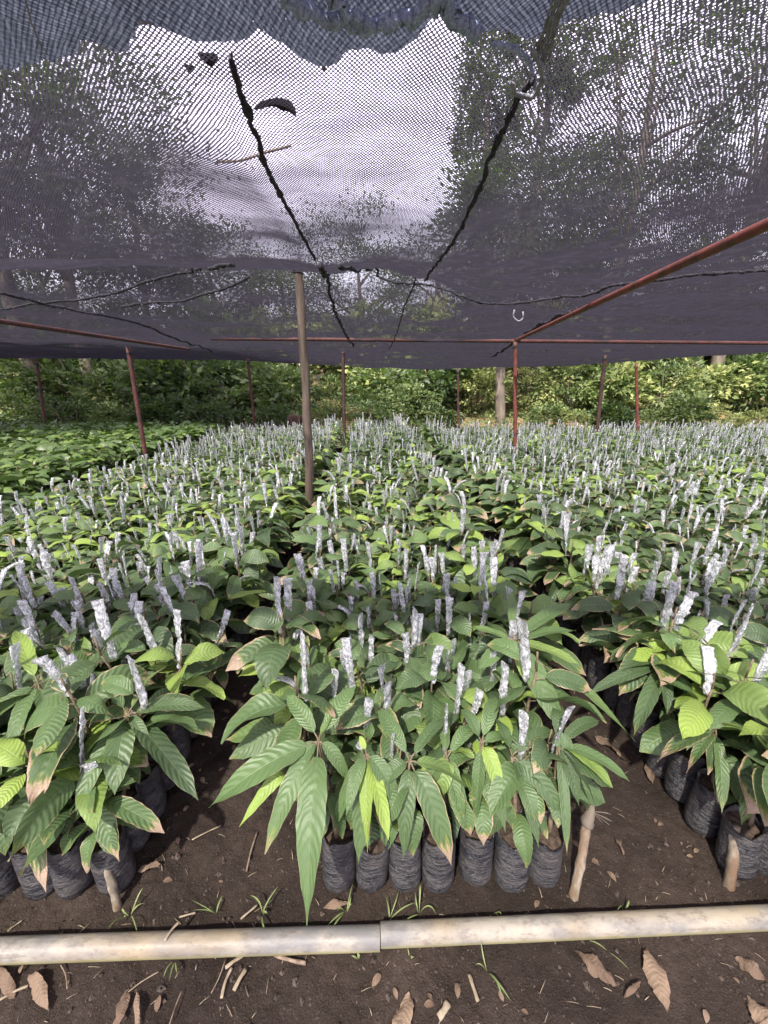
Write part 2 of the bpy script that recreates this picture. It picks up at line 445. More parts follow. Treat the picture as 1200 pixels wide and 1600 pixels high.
def mat_soil():
    m, t, out = nt('bare_soil'); g = NG(t)
    co = g.coord('Object')
    n1 = g.noise(2.2, 5, 0.65, vec=co); n2 = g.noise(45, 5, 0.7, vec=co); n3 = g.noise(190, 3, 0.7, vec=co); n4 = g.noise(0.35, 4, 0.6, vec=co)
    c = g.mix(g.rng(n1, 0.35, 0.68), (0.026, 0.0175, 0.0135), (0.056, 0.040, 0.031))
    c = g.mix(g.math('MULTIPLY', g.rng(n2, 0.42, 0.66), 0.55), c, (0.024, 0.016, 0.012))
    c = g.mix(g.math('MULTIPLY', g.rng(n3, 0.60, 0.72), 0.6), c, (0.19, 0.15, 0.125))
    sy = g.n('SeparateXYZ'); t.links.new(co, sy.inputs[0])
    far = g.rng(sy.outputs[1], 10.5, 12.5)
    litter = g.mix(g.rng(g.noise(9, 4, 0.7, vec=co), 0.42, 0.6), (0.07, 0.085, 0.03), (0.23, 0.13, 0.075))
    c = g.mix(far, c, litter)
    h = g.math('ADD', g.math('MULTIPLY', n2, 1.0), g.math('MULTIPLY', n3, 0.5))
    t.links.new(g.bsdf(c, 0.9, g.bump(h, 0.9, 0.012), 0.25), out.inputs[0])
    return m
M['soil'] = mat_soil()

def mat_net(name, pitch, hole, thread, back, rough_var=0.10, rot=0.0):
    """knitted shade cloth: yarn with see-through meshes; yarn hides more of the view at grazing angles"""
    m, t, out = nt(name); g = NG(t)
    uv = g.coord('UV')
    nz = g.n('TexNoise'); nz.inputs['Scale'].default_value = 1.3; nz.inputs['Detail'].default_value = 2; t.links.new(uv, nz.inputs['Vector'])
    sb = g.n('VectorMath', operation='SUBTRACT'); t.links.new(nz.outputs['Color'], sb.inputs[0]); sb.inputs[1].default_value = (0.5, 0.5, 0.5)
    scl = g.n('VectorMath', operation='SCALE'); t.links.new(sb.outputs[0], scl.inputs[0]); scl.inputs['Scale'].default_value = 0.12
    ad = g.n('VectorMath', operation='ADD'); t.links.new(uv, ad.inputs[0]); t.links.new(scl.outputs[0], ad.inputs[1])
    nf = g.n('TexNoise'); nf.inputs['Scale'].default_value = 60; nf.inputs['Detail'].default_value = 1; t.links.new(uv, nf.inputs['Vector'])
    sb2 = g.n('VectorMath', operation='SUBTRACT'); t.links.new(nf.outputs['Color'], sb2.inputs[0]); sb2.inputs[1].default_value = (0.5, 0.5, 0.5)
    sc2 = g.n('VectorMath', operation='SCALE'); t.links.new(sb2.outputs[0], sc2.inputs[0]); sc2.inputs['Scale'].default_value = pitch * 0.55
    ad2 = g.n('VectorMath', operation='ADD'); t.links.new(ad.outputs[0], ad2.inputs[0]); t.links.new(sc2.outputs[0], ad2.inputs[1])
    mp = g.n('Mapping'); mp.inputs['Rotation'].default_value = (0, 0, R(42 + rot)); k = math.pi / pitch
    mp.inputs['Scale'].default_value = (k, k * 0.85, 1); t.links.new(ad2.outputs[0], mp.inputs[0])
    s = g.n('SeparateXYZ'); t.links.new(mp.outputs[0], s.inputs[0])
    a = g.math('ABSOLUTE', g.math('SINE', s.outputs[0])); b = g.math('ABSOLUTE', g.math('SINE', s.outputs[1]))
    pr = g.math('MULTIPLY', a, b)
    dmp = g.n('Mapping'); dmp.inputs['Scale'].default_value = (0.45, 1.6, 1); t.links.new(uv, dmp.inputs[0])
    dens = g.math('ADD', g.math('MULTIPLY', g.noise(3.0, 5, 0.7, vec=uv), 0.5), g.math('MULTIPLY', g.noise(4.5, 5, 0.7, vec=dmp.outputs[0]), 0.5))
    lw = g.n('LayerWeight'); lw.inputs[0].default_value = 0.5
    thr = g.math('ADD', hole, g.math('MULTIPLY', g.math('SUBTRACT', dens, 0.5), rough_var * 4))
    thr = g.math('ADD', thr, g.math('MULTIPLY', g.math('POWER', lw.outputs['Facing'], 3.0), 1.1))
    f = g.rng(g.math('SUBTRACT', pr, thr), -0.04, 0.10)
    c = g.mix(g.math('MULTIPLY', g.rng(pr, 0.0, 0.5), 1.0), thread, back)
    c = g.mix(g.math('MULTIPLY', g.rng(g.noise(14, 4, 0.7, vec=uv), 0.45, 0.75), 0.35), c, tuple(x * 1.9 for x in thread))
    df = g.n('BsdfDiffuse'); t.links.new(c, df.inputs[0])
    tl = g.n('BsdfTranslucent'); t.links.new(c, tl.inputs[0])
    yarn = g.mixs(0.3, df.outputs[0], tl.outputs[0])
    tp = g.n('BsdfTransparent')
    t.links.new(g.mixs(f, yarn, tp.outputs[0]), out.inputs[0])
    return m
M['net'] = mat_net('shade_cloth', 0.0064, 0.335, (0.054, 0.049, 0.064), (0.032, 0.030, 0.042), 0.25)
M['net_hem'] = mat_net('shade_cloth_double', 0.0125, 0.92, (0.150, 0.165, 0.225), (0.080, 0.090, 0.128), 0.03, 12)  # blue-grey has the skylight on the fold's underside painted in

# ------------------------------------------------------------------ ground, hill
def wob(x, y, k=1.0, s=0.0):
    return (np.sin(x * 1.7 * k + 1.3 + s) * np.cos(y * 2.1 * k + 0.4 + s) + 0.6 * np.sin(x * 3.9 * k - y * 3.1 * k + 2 + s) + 0.4 * np.sin(y * 7.3 * k + x * 5.9 * k + s * 2))

def ground_z(x, y):
    x = np.asarray(x, float); y = np.asarray(y, float)
    z = 0.004 * wob(x, y, 4.0) + 0.003 * wob(x, y, 15.0, 2.0)
    d = np.clip(y - 11.5, 0, None)
    hill = 0.16 * d + 0.10 * np.clip(x + 1, 0, 12) / 12 * d * 1.4
    hill = np.minimum(hill, 7 + 0.02 * d)
    return z - 0.004 + hill * (1 + 0.1 * np.sin(x * 0.5)) + np.where(y > 11, 0.05 * wob(x, y, 0.8), 0)

def build_ground():
    def axis(a, b, fine_a, fine_b, step, grow):
        xs = list(np.arange(fine_a, fine_b + 1e-6, step))
        s = step
        while xs[-1] < b: s *= grow; xs.append(xs[-1] + s)
        s = step
        while xs[0] > a: s *= grow; xs.insert(0, xs[0] - s)
        return np.array(xs)
    xs = axis(-600, 600, -1.7, 1.8, 0.012, 1.12); ys = axis(-600, 900, 0.3, 1.7, 0.012, 1.09)
    X, Y = np.meshgrid(xs, ys)
    near = (np.abs(X) < 1.9) & (Y < 1.9) & (Y > 0.2)
    Z = ground_z(X, Y) + np.where(near, 0.0022 * rng.standard_normal(X.shape) + 0.006 * wob(X, Y, 7.0, 5.0) * 0.5, 0)
    mb = MB(); mb.add(np.stack([X, Y, Z], -1).reshape(-1, 3), grid_faces(len(xs) - 1, len(ys) - 1))
    o = mb.build('ground', M['soil']); tag(o, kind='structure')
build_ground()

# crumbs of soil and grit, uncountable
def blob(mb, c, r, seed, mi=0):
    g = np.random.default_rng(seed)
    a = np.linspace(0, 2 * np.pi, 5, endpoint=False)
    zs = np.array([-0.9, -0.2, 0.6]); rs = np.array([0.5, 1.0, 0.55])
    V = np.stack([np.cos(a)[None] * rs[:, None], np.sin(a)[None] * rs[:, None], np.tile(zs[:, None] * 0.7, (1, 5))], -1)
    V = V * (1 + 0.3 * g.standard_normal(V.shape)) * r + np.asarray(c)
    V = V.reshape(-1, 3)
    top = V[10:15].mean(0) + [0, 0, r * 0.25]
    V = np.concatenate([V, top[None]])
    f = list(grid_faces(5, 2, True)) + [[10, 11, 12, 15], [12, 13, 14, 15], [14, 10, 15, 15]]
    f = f[:-1] + [[14, 10, 15, 12]] if False else f[:-1]
    mb.add(V, f, mi=mi)
mb = MB()
for k in range(3000):
    x = random.uniform(-1.5, 1.5); y = random.uniform(0.45, 1.5)
    if k % 3: y = random.uniform(0.45, 0.95)
    r = 0.0016 * math.exp(random.gauss(0.2, 0.65))
    blob(mb, (x, y, float(ground_z(x, y)) + r * 0.3), min(r, 0.011), k)
tag(mb.build('soil_crumbs', M['stone'], smooth=False), 'loose crumbs and grit of dark soil scattered over the bare ground', 'grit', kind='stuff')

# bits of straw and leaf litter in the aisles and by the pipe
mb = MB()
def litter_spot():
    w = random.random()
    if w < 0.35: return random.uniform(-1.3, 1.4), random.uniform(0.48, 0.78)
    if w < 0.55: return random.uniform(-0.72, -0.2), random.uniform(0.78, 2.6)
    if w < 0.8: return random.uniform(0.6, 1.05), random.uniform(0.78, 2.6)
    return random.choice([random.uniform(-0.76, -0.66), random.uniform(0.98, 1.07)]), random.uniform(0.85, 2.8)
for k in range(420):
    x, y = litter_spot(); z = float(ground_z(x, y)) + 0.003
    L = random.uniform(0.006, 0.035); a = random.uniform(0, 6.28)
    d = np.array([math.cos(a), math.sin(a), 0.05 * random.gauss(0, 1)])
    P0 = np.array([x, y, z])
    if k % 4:
        tube(mb, [P0, P0 + d * L * 0.5 + [0, 0, 0.002], P0 + d * L], random.uniform(0.0005, 0.0012), 4, mi=random.choice([0, 1, 1]))
    else:
        L = random.uniform(0.012, 0.035)
        leaf(mb, P0, P0 + d * L * 0.5 + [0, 0, L * 0.3], P0 + d * L, L * 0.5, 2, 5, tint=random.random(), mi=2)
tag(mb.build('leaf_litter', [M['twig'], M['straw'], M['dry']]), 'thin scatter of straw bits and dead leaf scraps on soil', 'litter', kind='stuff')

# ------------------------------------------------------------------ seedling prototypes
def stem_path(h, lean, n=7, g=None):
    t = np.linspace(0, 1, n)
    ax = g.uniform(0, 6.28)
    return np.stack([lean * math.cos(ax) * t ** 1.5 + 0.004 * np.sin(t * 6 + ax), lean * math.sin(ax) * t ** 1.5 + 0.004 * np.cos(t * 5), 0.19 + (h - 0.19) * t], 1)

def seedling_parts(seed, lod, kind='green', ungrafted=False):
    """returns MBs: foliage, stem, sleeve (or None)"""
    g = np.random.default_rng(seed)
    nu, nv = {0: (6, 18), 1: (4, 7), 2: (2, 4)}[lod]
    h = g.uniform(0.37, 0.48)
    sp = stem_path(h, g.uniform(0.005, 0.04), g=g)
    fo, st, sl_ = MB(), MB(), MB()
    if lod < 2: tube(st, sp, np.linspace(0.0055, 0.0032, len(sp)), 6 if lod == 0 else 4)
    nl = int(g.integers(9, 14)) if not ungrafted else int(g.integers(9, 13))
    if lod == 2: nl = 9
    a0 = g.uniform(0, 6.28)
    for i in range(nl):
        f = 0.25 + 0.75 * (i + 1) / nl if not ungrafted else 0.35 + 0.65 * (i + 1) / nl
        k = f * (len(sp) - 1); k0 = min(int(k), len(sp) - 2)
        base = sp[k0] + (sp[k0 + 1] - sp[k0]) * (k - k0)
        az = a0 + i * 2.4 + g.normal(0, 0.3)
        L = g.uniform(0.12, 0.205) * (1.0 if f < 0.9 else 0.8)
        el = g.uniform(0.0, 0.9) * (0.5 + f * 0.6) if not ungrafted else g.uniform(0.2, 0.9)
        d = np.array([math.cos(az), math.sin(az), 0.0])
        pet = g.uniform(0.015, 0.035)
        P0 = base + pet * (d * math.cos(el) + np.array([0, 0, math.sin(el)]))
        P1 = P0 + L * 0.5 * (d * math.cos(el) + np.array([0, 0, math.sin(el) + 0.05]))
        drop = g.uniform(0.3, 1.15) - (0.25 if ungrafted else 0)
        P2 = P1 + L * 0.6 * (d * math.cos(drop) - np.array([0, 0, math.sin(drop)])) + g.normal(0, 0.008, 3)
        tint = abs(g.normal(0.22, 0.16)); sco = g.uniform(0.1, 0.8)
        if kind == 'lime' and f > 0.7: tint = g.uniform(0.6, 0.95); sco = 0.1
        if kind == 'scorched': sco = g.uniform(0.55, 1.0)
        if ungrafted: tint = g.uniform(0.2, 0.75); sco = g.uniform(0, 0.4)
        W = L * g.uniform(0.35, 0.50)
        leaf(fo, P0, P1, P2, W, nu, nv, tint, sco, g.random(), roll=g.normal(0, 0.45), fold=g.uniform(-0.1, 0.55), wave=g.uniform(0.02, 0.11) if lod < 2 else 0, curl=g.uniform(0, 0.3), corr=0.006 if lod == 0 else 0)
        if lod < 2: tube(st, [base, (base + P0) / 2 + [0, 0, 0.003], P0], 0.0016, 4, cap=False)
    if not ungrafted:
        # cut stem wrapped in a crumpled flat tube of clear plastic
        top = sp[-1]; nS = {0: 20, 1: 8, 2: 4}[lod]; nA = {0: 10, 1: 6, 2: 4}[lod]
        Ls = g.uniform(0.12, 0.205); ba = g.uniform(0, 6.28); bend = g.choice([0.006, 0.015, 0.03, 0.07], p=[0.38, 0.34, 0.22, 0.06])
        t = np.linspace(0, 1, nS)
        start = sp[-2] * 0.6 + sp[-1] * 0.4
        P = start + np.stack([bend * math.cos(ba) * t ** 2, bend * math.sin(ba) * t ** 2, Ls * t - bend * 0.5 * t ** 3], 1)
        if lod == 0: P[1:] += g.normal(0, 0.0012, P[1:].shape)
        w = (0.0125, 0.0112, 0.0094)[lod] * (0.75 + 0.55 * t + 0.12 * np.sin(t * 11 + ba))
        w[0] *= 0.6
        fa = g.uniform(0, 3.14); ang = np.linspace(0, 2 * np.pi, nA, endpoint=False)
        fa_ = fa + t * g.normal(0, 0.7)
        fl = 0.20 + 0.14 * g.random(nS)
        X_ = np.cos(ang)[None] * w[:, None]; Y_ = np.sin(ang)[None] * (w * fl)[:, None]
        if lod == 0:
            X_ = X_ * (1 + 0.05 * g.standard_normal(X_.shape)); Y_ = Y_ + 0.0011 * g.standard_normal(Y_.shape)
        V = P[:, None, :] + np.stack([X_ * np.cos(fa_)[:, None] - Y_ * np.sin(fa_)[:, None], X_ * np.sin(fa_)[:, None] + Y_ * np.cos(fa_)[:, None], np.zeros_like(X_)], -1)
        sl_.add(V.reshape(-1, 3), grid_faces(nA, nS - 1, True))
        if lod == 0: tube(st, [sp[-1], sp[-1] + (P[nS // 2] - P[0]) * 0.6], 0.0028, 5)
    return fo, st, (None if ungrafted else sl_)

BAG_H = 0.215
def bag_mb(seed, lod):
    g = np.random.default_rng(seed)
    n, m = (26, 26) if lod == 0 else (8, 4)
    t = np.linspace(0, 1, m); a = np.linspace(0, 2 * np.pi, n, endpoint=False)
    prof = 0.0525 * np.clip(1 - 0.42 * np.exp(-t / 0.055), 0, 1) * (1 - 0.04 * t)
    if lod: prof = 0.0515 * np.array([0.75, 1, 1, 0.97])
    r = prof[:, None] * np.ones((1, n))
    if lod == 0:
        ph = g.uniform(0, 6.28, 8)
        T, A = np.meshgrid(t, a, indexing='ij')
        r = r * (1 + 0.020 * np.sin(3 * A + ph[0] + T * 2) + 0.014 * np.sin(2 * A + ph[1])
                 + 0.012 * np.sin(T * 38 + 2 * np.sin(A * 2 + ph[2]) + ph[3]) * np.exp(-((T - 0.25) / 0.25) ** 2) + 0.008 * np.sin(9 * A + T * 7 + ph[4]) + 0.008 * g.standard_normal(T.shape))
    V = np.stack([r * np.cos(a)[None], r * np.sin(a)[None], np.tile((t * BAG_H)[:, None], (1, n))], -1)
    if lod == 0: V[-1, :, 2] += 0.008 * np.sin(3 * a + ph[5]) + 0.004 * np.sin(7 * a)
    mb = MB(); mb.add(V.reshape(-1, 3), grid_faces(n, m - 1, True))
    # inner lip and bottom
    lip = V[-1] * [0.9, 0.9, 1]; low = lip - [0, 0, 0.03]
    mb.add(np.concatenate([V[-1], lip, low]), grid_faces(n, 2, True))
    mb.add(np.concatenate([V[0], V[0] * [0.02, 0.02, 1]]), grid_faces(n, 1, True))
    soil = MB()
    a2 = a; rr = [0.0475, 0.03, 0.001]
    S = np.stack([np.stack([q * np.cos(a2), q * np.sin(a2), np.full(n, BAG_H - 0.018 + dz)], -1) for q, dz in zip(rr, [0, 0.004, 0.006])])
    if lod == 0: S[..., 2] += 0.002 * g.standard_normal(S.shape[:2])
    soil.add(S.reshape(-1, 3), grid_faces(n, 2, True))
    return mb, soil

# ------------------------------------------------------------------ where the seedlings stand
SP = 0.111
FRONT = 0.83
def ordinal(n):
    ones = ['', 'first', 'second', 'third', 'fourth', 'fifth', 'sixth', 'seventh', 'eighth', 'ninth', 'tenth', 'eleventh', 'twelfth', 'thirteenth', 'fourteenth', 'fifteenth', 'sixteenth', 'seventeenth', 'eighteenth', 'nineteenth']
    if n < 20: return ones[n]
    tens = {2: 'twent', 3: 'thirt', 4: 'fort', 5: 'fift', 6: 'sixt'}[n // 10]
    return tens + 'ieth' if n % 10 == 0 else tens + 'y-' + ones[n % 10]

spots = []        # x, y, bed, row, col
for bed, x0, ncol, sgn, ynd in (('middle', -0.135, 7, 1, 10.2), ('left', -0.825, 22, -1, 9.6), ('right', 1.155, 72, 1, 9.4)):
    rows = int((ynd - FRONT) / SP)
    for r_ in range(rows):
        c0_, c1_ = (0, ncol)
        if bed == 'middle': c0_, c1_ = (0 if r_ < 2 else -1 if r_ < 4 else -2), (7 if r_ < 6 else 8)
        for c_ in range(c0_, c1_):
            x = x0 + sgn * c_ * SP + random.gauss(0, 0.006); y = FRONT + r_ * SP + random.gauss(0, 0.006) + (0.012 if bed == 'left' else 0.0)
            if bed == 'left': y += -0.03 * 0
            if bed == 'right': y += 0.02
            if bed == 'left' and x < -3.2: continue
            if bed == 'left' and r_ % 1 == 0: x -= 0.02 * min(y, 6) / 6
            if abs(x) > 1.0 * y + 1.3: continue
            if abs(x - 2.05) < 0.06 and abs(y - 5.9) < 0.06: continue
            spots.append((x, y, bed, r_, c_ - c0_))
def screen(x, y, z):
    v = Vector((x, y, z - CAM_H)); f = Vector((math.sin(YAW) * math.cos(PITCH), math.cos(YAW) * math.cos(PITCH), -math.sin(PITCH)))
    rt = Vector((math.cos(YAW), -math.sin(YAW), 0)); up = rt.cross(f)
    d = v.dot(f)
    return 600 + FPX * v.dot(rt) / d, 800 - FPX * v.dot(up) / d, d
near = []
for s_ in spots:
    px, py, d = screen(s_[0], s_[1], 0.42)
    if -25 < px < 1225: near.append((d, s_))
near.sort(key=lambda q: q[0])
chosen = {id(q[1]): 1 for q in near[:300]}
KINDS = ['green', 'green', 'scorched', 'lime', 'green', 'scorched', 'green', 'green', 'lime', 'green', 'scorched', 'green', 'green', 'lime']
LOOK = {'green': 'dark green', 'scorched': 'brown-tipped', 'lime': 'lime-tipped'}
protos = []
for k, kd in enumerate(KINDS):
    fo, st, sv = seedling_parts(100 + k, 0, kd)
    protos.append((kd, fo.mesh('foliage', M['leaf']), st.mesh('stem', M['stem']), sv.mesh('plastic_sleeve', M['sleeve'])))
bags = []
for k in range(6):
    b, s_ = bag_mb(40 + k, 0)
    bags.append((b.mesh('grow_bag', M['bag']), s_.mesh('soil', M['soil_top'])))
mesh_soft = {}
BARE = {}           # heroes are made by hand below: (bed,row,col)
HERO_NODES = {'h1': (498, 1158, 0.50), 'h2': (572, 1178, 0.47), 'h3': (640, 1190, 0.46), 'h4': (800, 1003, 0.57),
              'm3': (698, 1185, 0.43), 'm4': (752, 1162, 0.45), 'm5': (800, 1182, 0.43), 'm6': (872, 1165, 0.45),
              'l0': (150, 1250, 0.31), 'l1': (200, 1118, 0.46), 'l2': (42, 1225, 0.33), 'l3': (60, 1070, 0.48),
              'r0': (1036, 1040, 0.43), 'r1': (1117, 1140, 0.40), 'r2': (1189, 1186, 0.36)}
HERO = {}
for hk, hn in HERO_NODES.items():
    q = at_z(*hn)
    best = min((s_ for s_ in spots if id(s_) in chosen and s_[2:] not in HERO), key=lambda s_: (s_[0] - q.x) ** 2 + (s_[1] - max(q.y - 0.045, FRONT)) ** 2)
    HERO[best[2:]] = hk
group_of = {'middle': 'grafted seedlings in the middle bed', 'left': 'grafted seedlings in the left bed', 'right': 'grafted seedlings in the right bed'}
edge_of = {'middle': 'left', 'left': 'right', 'right': 'left'}
def seedling_label(kd, bed, r_, c_):
    row = 'front row' if r_ == 0 else ordinal(r_ + 1) + ' row'
    return f'{LOOK.get(kd, kd)} grafted seedling, {bed} bed, {row}, {ordinal(c_ + 1)} bag from {edge_of[bed]} edge'
for s_ in spots:
    if id(s_) not in chosen: continue
    x, y, bed, r_, c_ = s_
    k = random.randrange(len(protos)); kd, fm, sm, vm = protos[k]
    root = empty('potted_seedling', (x, y, float(ground_z(x, y)) - 0.003), random.uniform(0, 6.28))
    edge_ = (bed == 'middle' and (c_ < 1 or x > 0.48)) or (bed != 'middle' and c_ < 2)
    sz = random.uniform(0.9, 1.12) * (0.88 if bed == 'middle' and r_ < 2 else 1.16 if edge_ else 1.0)
    tag(root, seedling_label(kd, bed, r_, c_), 'potted seedling', group_of[bed])
    bm, so = random.choice(bags)
    b = link('grow_bag', bm, root); b.rotation_euler = (random.gauss(0, 0.045), random.gauss(0, 0.045), random.uniform(0, 6.28)); b.scale = (1, 1, random.uniform(0.93, 1.07))
    link('soil', so, b)
    if (bed, r_, c_) in HERO: BARE[HERO[(bed, r_, c_)]] = root; continue
    tk_ = 0.13 if bed == 'left' else 0.055
    tl = (random.gauss(0, tk_), random.gauss(0, tk_), 0)
    for nm, me in (('stem', sm), ('foliage', fm), ('plastic_sleeve', vm)):
        if nm == 'plastic_sleeve' and random.random() < 0.08: continue
        o = link(nm, me, root)
        if nm == 'plastic_sleeve': tl = (tl[0] + random.gauss(0, 0.03), tl[1] + random.gauss(0, 0.03), tl[2])
        o.scale = (sz, sz, sz * random.uniform(0.99, 1.01)); o.rotation_euler = tl

# the rest of the bed, past the nearest three hundred
def packs(seeds, lod, kinds, ungrafted=False):
    out = []
    for sd, kd in zip(seeds, kinds):
        fo, st, sv = seedling_parts(sd, lod, kd, ungrafted)
        q = MB()
        v = fo.pack(); q.add(v[0], v[1], v[2], v[3], 0)
        if st.v: v = st.pack(); q.add(v[0], v[1], v[2], v[3], 1)
        if sv and sd % 7 not in (3, 5): v = sv.pack(); q.add(v[0], v[1], v[2], v[3], 2)
        out.append(q.pack())
    return out
def place_pack(mb, pk, x, y, z, rz, s, var_shift):
    v, f, uv, var, mi = pk
    c, s_ = math.cos(rz), math.sin(rz)
    V = np.stack([(v[:, 0] * c - v[:, 1] * s_) * s + x, (v[:, 0] * s_ + v[:, 1] * c) * s + y, v[:, 2] * s + z], 1)
    V[:, 0] += random.gauss(0, 0.16) * np.clip(v[:, 2] - 0.2, 0, 1); V[:, 1] += random.gauss(0, 0.09) * np.clip(v[:, 2] - 0.2, 0, 1)
    var = var.copy(); var[:, 0] = np.clip(var[:, 0] + var_shift, 0, 1)
    mb.add(V, f, uv, var, mi)
pk1 = packs(range(200, 214), 1, KINDS); pk2 = packs(range(300, 316), 2, KINDS + KINDS[:2])
bg, bs = bag_mb(3, 1); bgp = bg.pack()
mb = MB()
for s_ in spots:
    if id(s_) in chosen: continue
    x, y, bed, r_, c_ = s_
    pk = random.choice(pk1 if y < 5.2 else pk2)
    z = float(ground_z(x, y)) - 0.003
    place_pack(mb, pk, x, y, z, random.uniform(0, 6.28), random.uniform(0.9, 1.12) * (1.2 if (c_ < 2 or (bed == 'middle' and c_ > 7)) else 1.0), random.gauss(0, 0.10))
    if c_ < 2 or (bed == 'middle' and c_ > 4) or (bed == 'left' and x < -3.0) or y < 3.5:
        v, f, uv, var, mi = bgp
        mb.add(v + [x, y, z], f, mi=3)
tag(mb.build('distant_seedlings', [M['leaf'], M['stem'], M['sleeve'], M['bag']]), 'mass of sleeved cacao seedlings filling the beds towards the trees', 'seedlings', kind='stuff')

# ungrafted leafy seedlings of the far left bed
ug_spots = []
for r_ in range(60):
    for c_ in range(34):
        x = -3.62 - c_ * 0.155 + random.gauss(0, 0.012); y = 3.1 + r_ * 0.155 + random.gauss(0, 0.012)
        if y > 9.4 or abs(x) > y * 1.0 + 0.5: continue
        px, py, d = screen(x, y, 0.4)
        ug_spots.append((x, y, r_, c_, d, px))
ug_spots.sort(key=lambda q: q[4])
ugp = []
for k in range(8):
    fo, st, _ = seedling_parts(500 + k, 1, 'green', True)
    ugp.append((fo.mesh('foliage', M['leaf_far']), st.mesh('stem', M['stem'])))
bagm = bg.mesh('grow_bag', M['bag'])
pku = packs(range(600, 610), 2, ['green'] * 10, True)
mb = MB(); cnt = 0
for x, y, r_, c_, d, px in ug_spots:
    if px > -20 and cnt < 300:
        cnt += 1
        root = empty('leafy_seedling', (x, y, 0), random.uniform(0, 6.28)); root.scale = (1.3,) * 3
        tag(root, f'sleeveless seedling, far left bed, {ordinal(c_ + 1)} line from its aisle, {ordinal(r_ + 1)} plant back', 'seedling', 'leafy seedlings without sleeves in the far left bed')
        fm, sm = random.choice(ugp)
        link('foliage', fm, root); link('stem', sm, root)
        if c_ < 3: link('grow_bag', bagm, root)
    else:
        place_pack(mb, random.choice(pku), x, y, 0, random.uniform(0, 6.28), 1.3, random.gauss(0, 0.1))
if mb.v:
    tag(mb.build('distant_leafy_seedlings', [M['leaf_far'], M['stem']]), 'leafy seedlings without sleeves filling the back of the far left bed', 'seedlings', kind='stuff')

# ------------------------------------------------------------------ hand-shaped leaves of the two rosettes at the front
def hero(key, node, leaves, look, stem_extra=None, sleeve_k=None):
    root = BARE.get(key)
    if root is None: return
    root['label'] = look
    inv = Matrix.Rotation(-root.rotation_euler.z, 4, 'Z') @ Matrix.Translation(-root.location)
    L = lambda p: np.array(tuple(inv @ Vector(p)))
    fo, st = MB(), MB()
    n = L(node); b = np.array([0, 0, BAG_H - 0.02])
    P = smooth_path([b, b * 0.5 + n * 0.5 + [0, 0, 0.03], n], 9)
    tube(st, P, np.linspace(0.007, 0.005, 9), 8)
    for i, (base, mid, tip, W, tint, sco, roll) in enumerate(leaves):
        B, Mi, T = L(base), L(mid), L(tip)
        leaf(fo, B, Mi, T, W * 0.9, 10, 48, tint, sco, (i * 0.37) % 1, roll, 0.18, 0.045, corr=0.009)
        tube(st, [n, (n + B) / 2 + [0, 0, 0.004], B], 0.0024, 5, cap=False)
    gg = np.random.default_rng(len(leaves) * 31 + int(abs(n[0]) * 1000))
    for q in range(7):                      # smaller lower leaves round the stem
        f = gg.uniform(0.35, 0.9); bs_ = b + (n - b) * f; az = q * 2.4 + gg.normal(0, 0.3)
        d = np.array([math.cos(az), math.sin(az), 0.0]); Ln = gg.uniform(0.09, 0.15)
        p0 = bs_ + d * 0.02 + [0, 0, 0.008]; p1 = p0 + d * Ln * 0.5 + [0, 0, gg.uniform(0, 0.03)]; p2 = p0 + d * Ln * gg.uniform(0.55, 0.9) - [0, 0, Ln * gg.uniform(0.3, 0.7)]
        leaf(fo, p0, p1, p2, Ln * gg.uniform(0.34, 0.46), 6, 18, gg.uniform(0.05, 0.4), gg.uniform(0.2, 0.95), gg.random(), gg.normal(0, 0.4), 0.2, 0.06, corr=0.006)
        tube(st, [bs_, (bs_ + p0) / 2 + [0, 0, 0.003], p0], 0.0015, 4, cap=False)
    link('foliage', fo.mesh('foliage', M['leaf']), root); link('stem', st.mesh('stem', M['stem']), root)

def lf(node, tip_px, tip_z, W, arch=0.05, tint=0.3, sco=0.1, roll=0.0, pet=0.12):
    """one leaf from a node towards the place of its tip, arched upwards"""
    n = Vector(node); T = at_z(*tip_px, tip_z)
    d = T - n
    B = n + d * pet + Vector((0, 0, 0.01)); Mi = n + d * 0.52 + Vector((0, 0, arch))
    return (B, Mi, T, W, tint, sco, roll)
N1 = at_z(*HERO_NODES['h1'])
hero('h1', N1, [
    lf(N1, (326, 1262), 0.43, 0.085, 0.05, 0.36, 0.15, 0.35),
    lf(N1, (479, 1447), 0.27, 0.088, 0.10, 0.30, 0.22, -0.1),
    lf(N1, (414, 1335), 0.33, 0.062, 0.07, 0.30, 0.55, 0.3),
    lf(N1, (374, 1292), 0.36, 0.042, 0.05, 0.75, 0.0, 0.3, pet=0.45),
    lf(N1, (447, 1086), 0.55, 0.052, 0.03, 0.38, 0.05, 0.3),
    lf(N1, (555, 1072), 0.56, 0.055, 0.03, 0.40, 0.0, -0.4),
    lf(N1, (546, 1222), 0.40, 0.042, 0.05, 0.34, 0.1, -0.4),
    lf(N1, (455, 1225), 0.42, 0.055, 0.05, 0.24, 0.2, 0.2),
    lf(N1, (520, 1110), 0.545, 0.025, 0.01, 0.5, 0.0, 0.2),
], 'seedling with the longest light green leaves, hanging over the bags at the front')
N2 = at_z(*HERO_NODES['h2'])
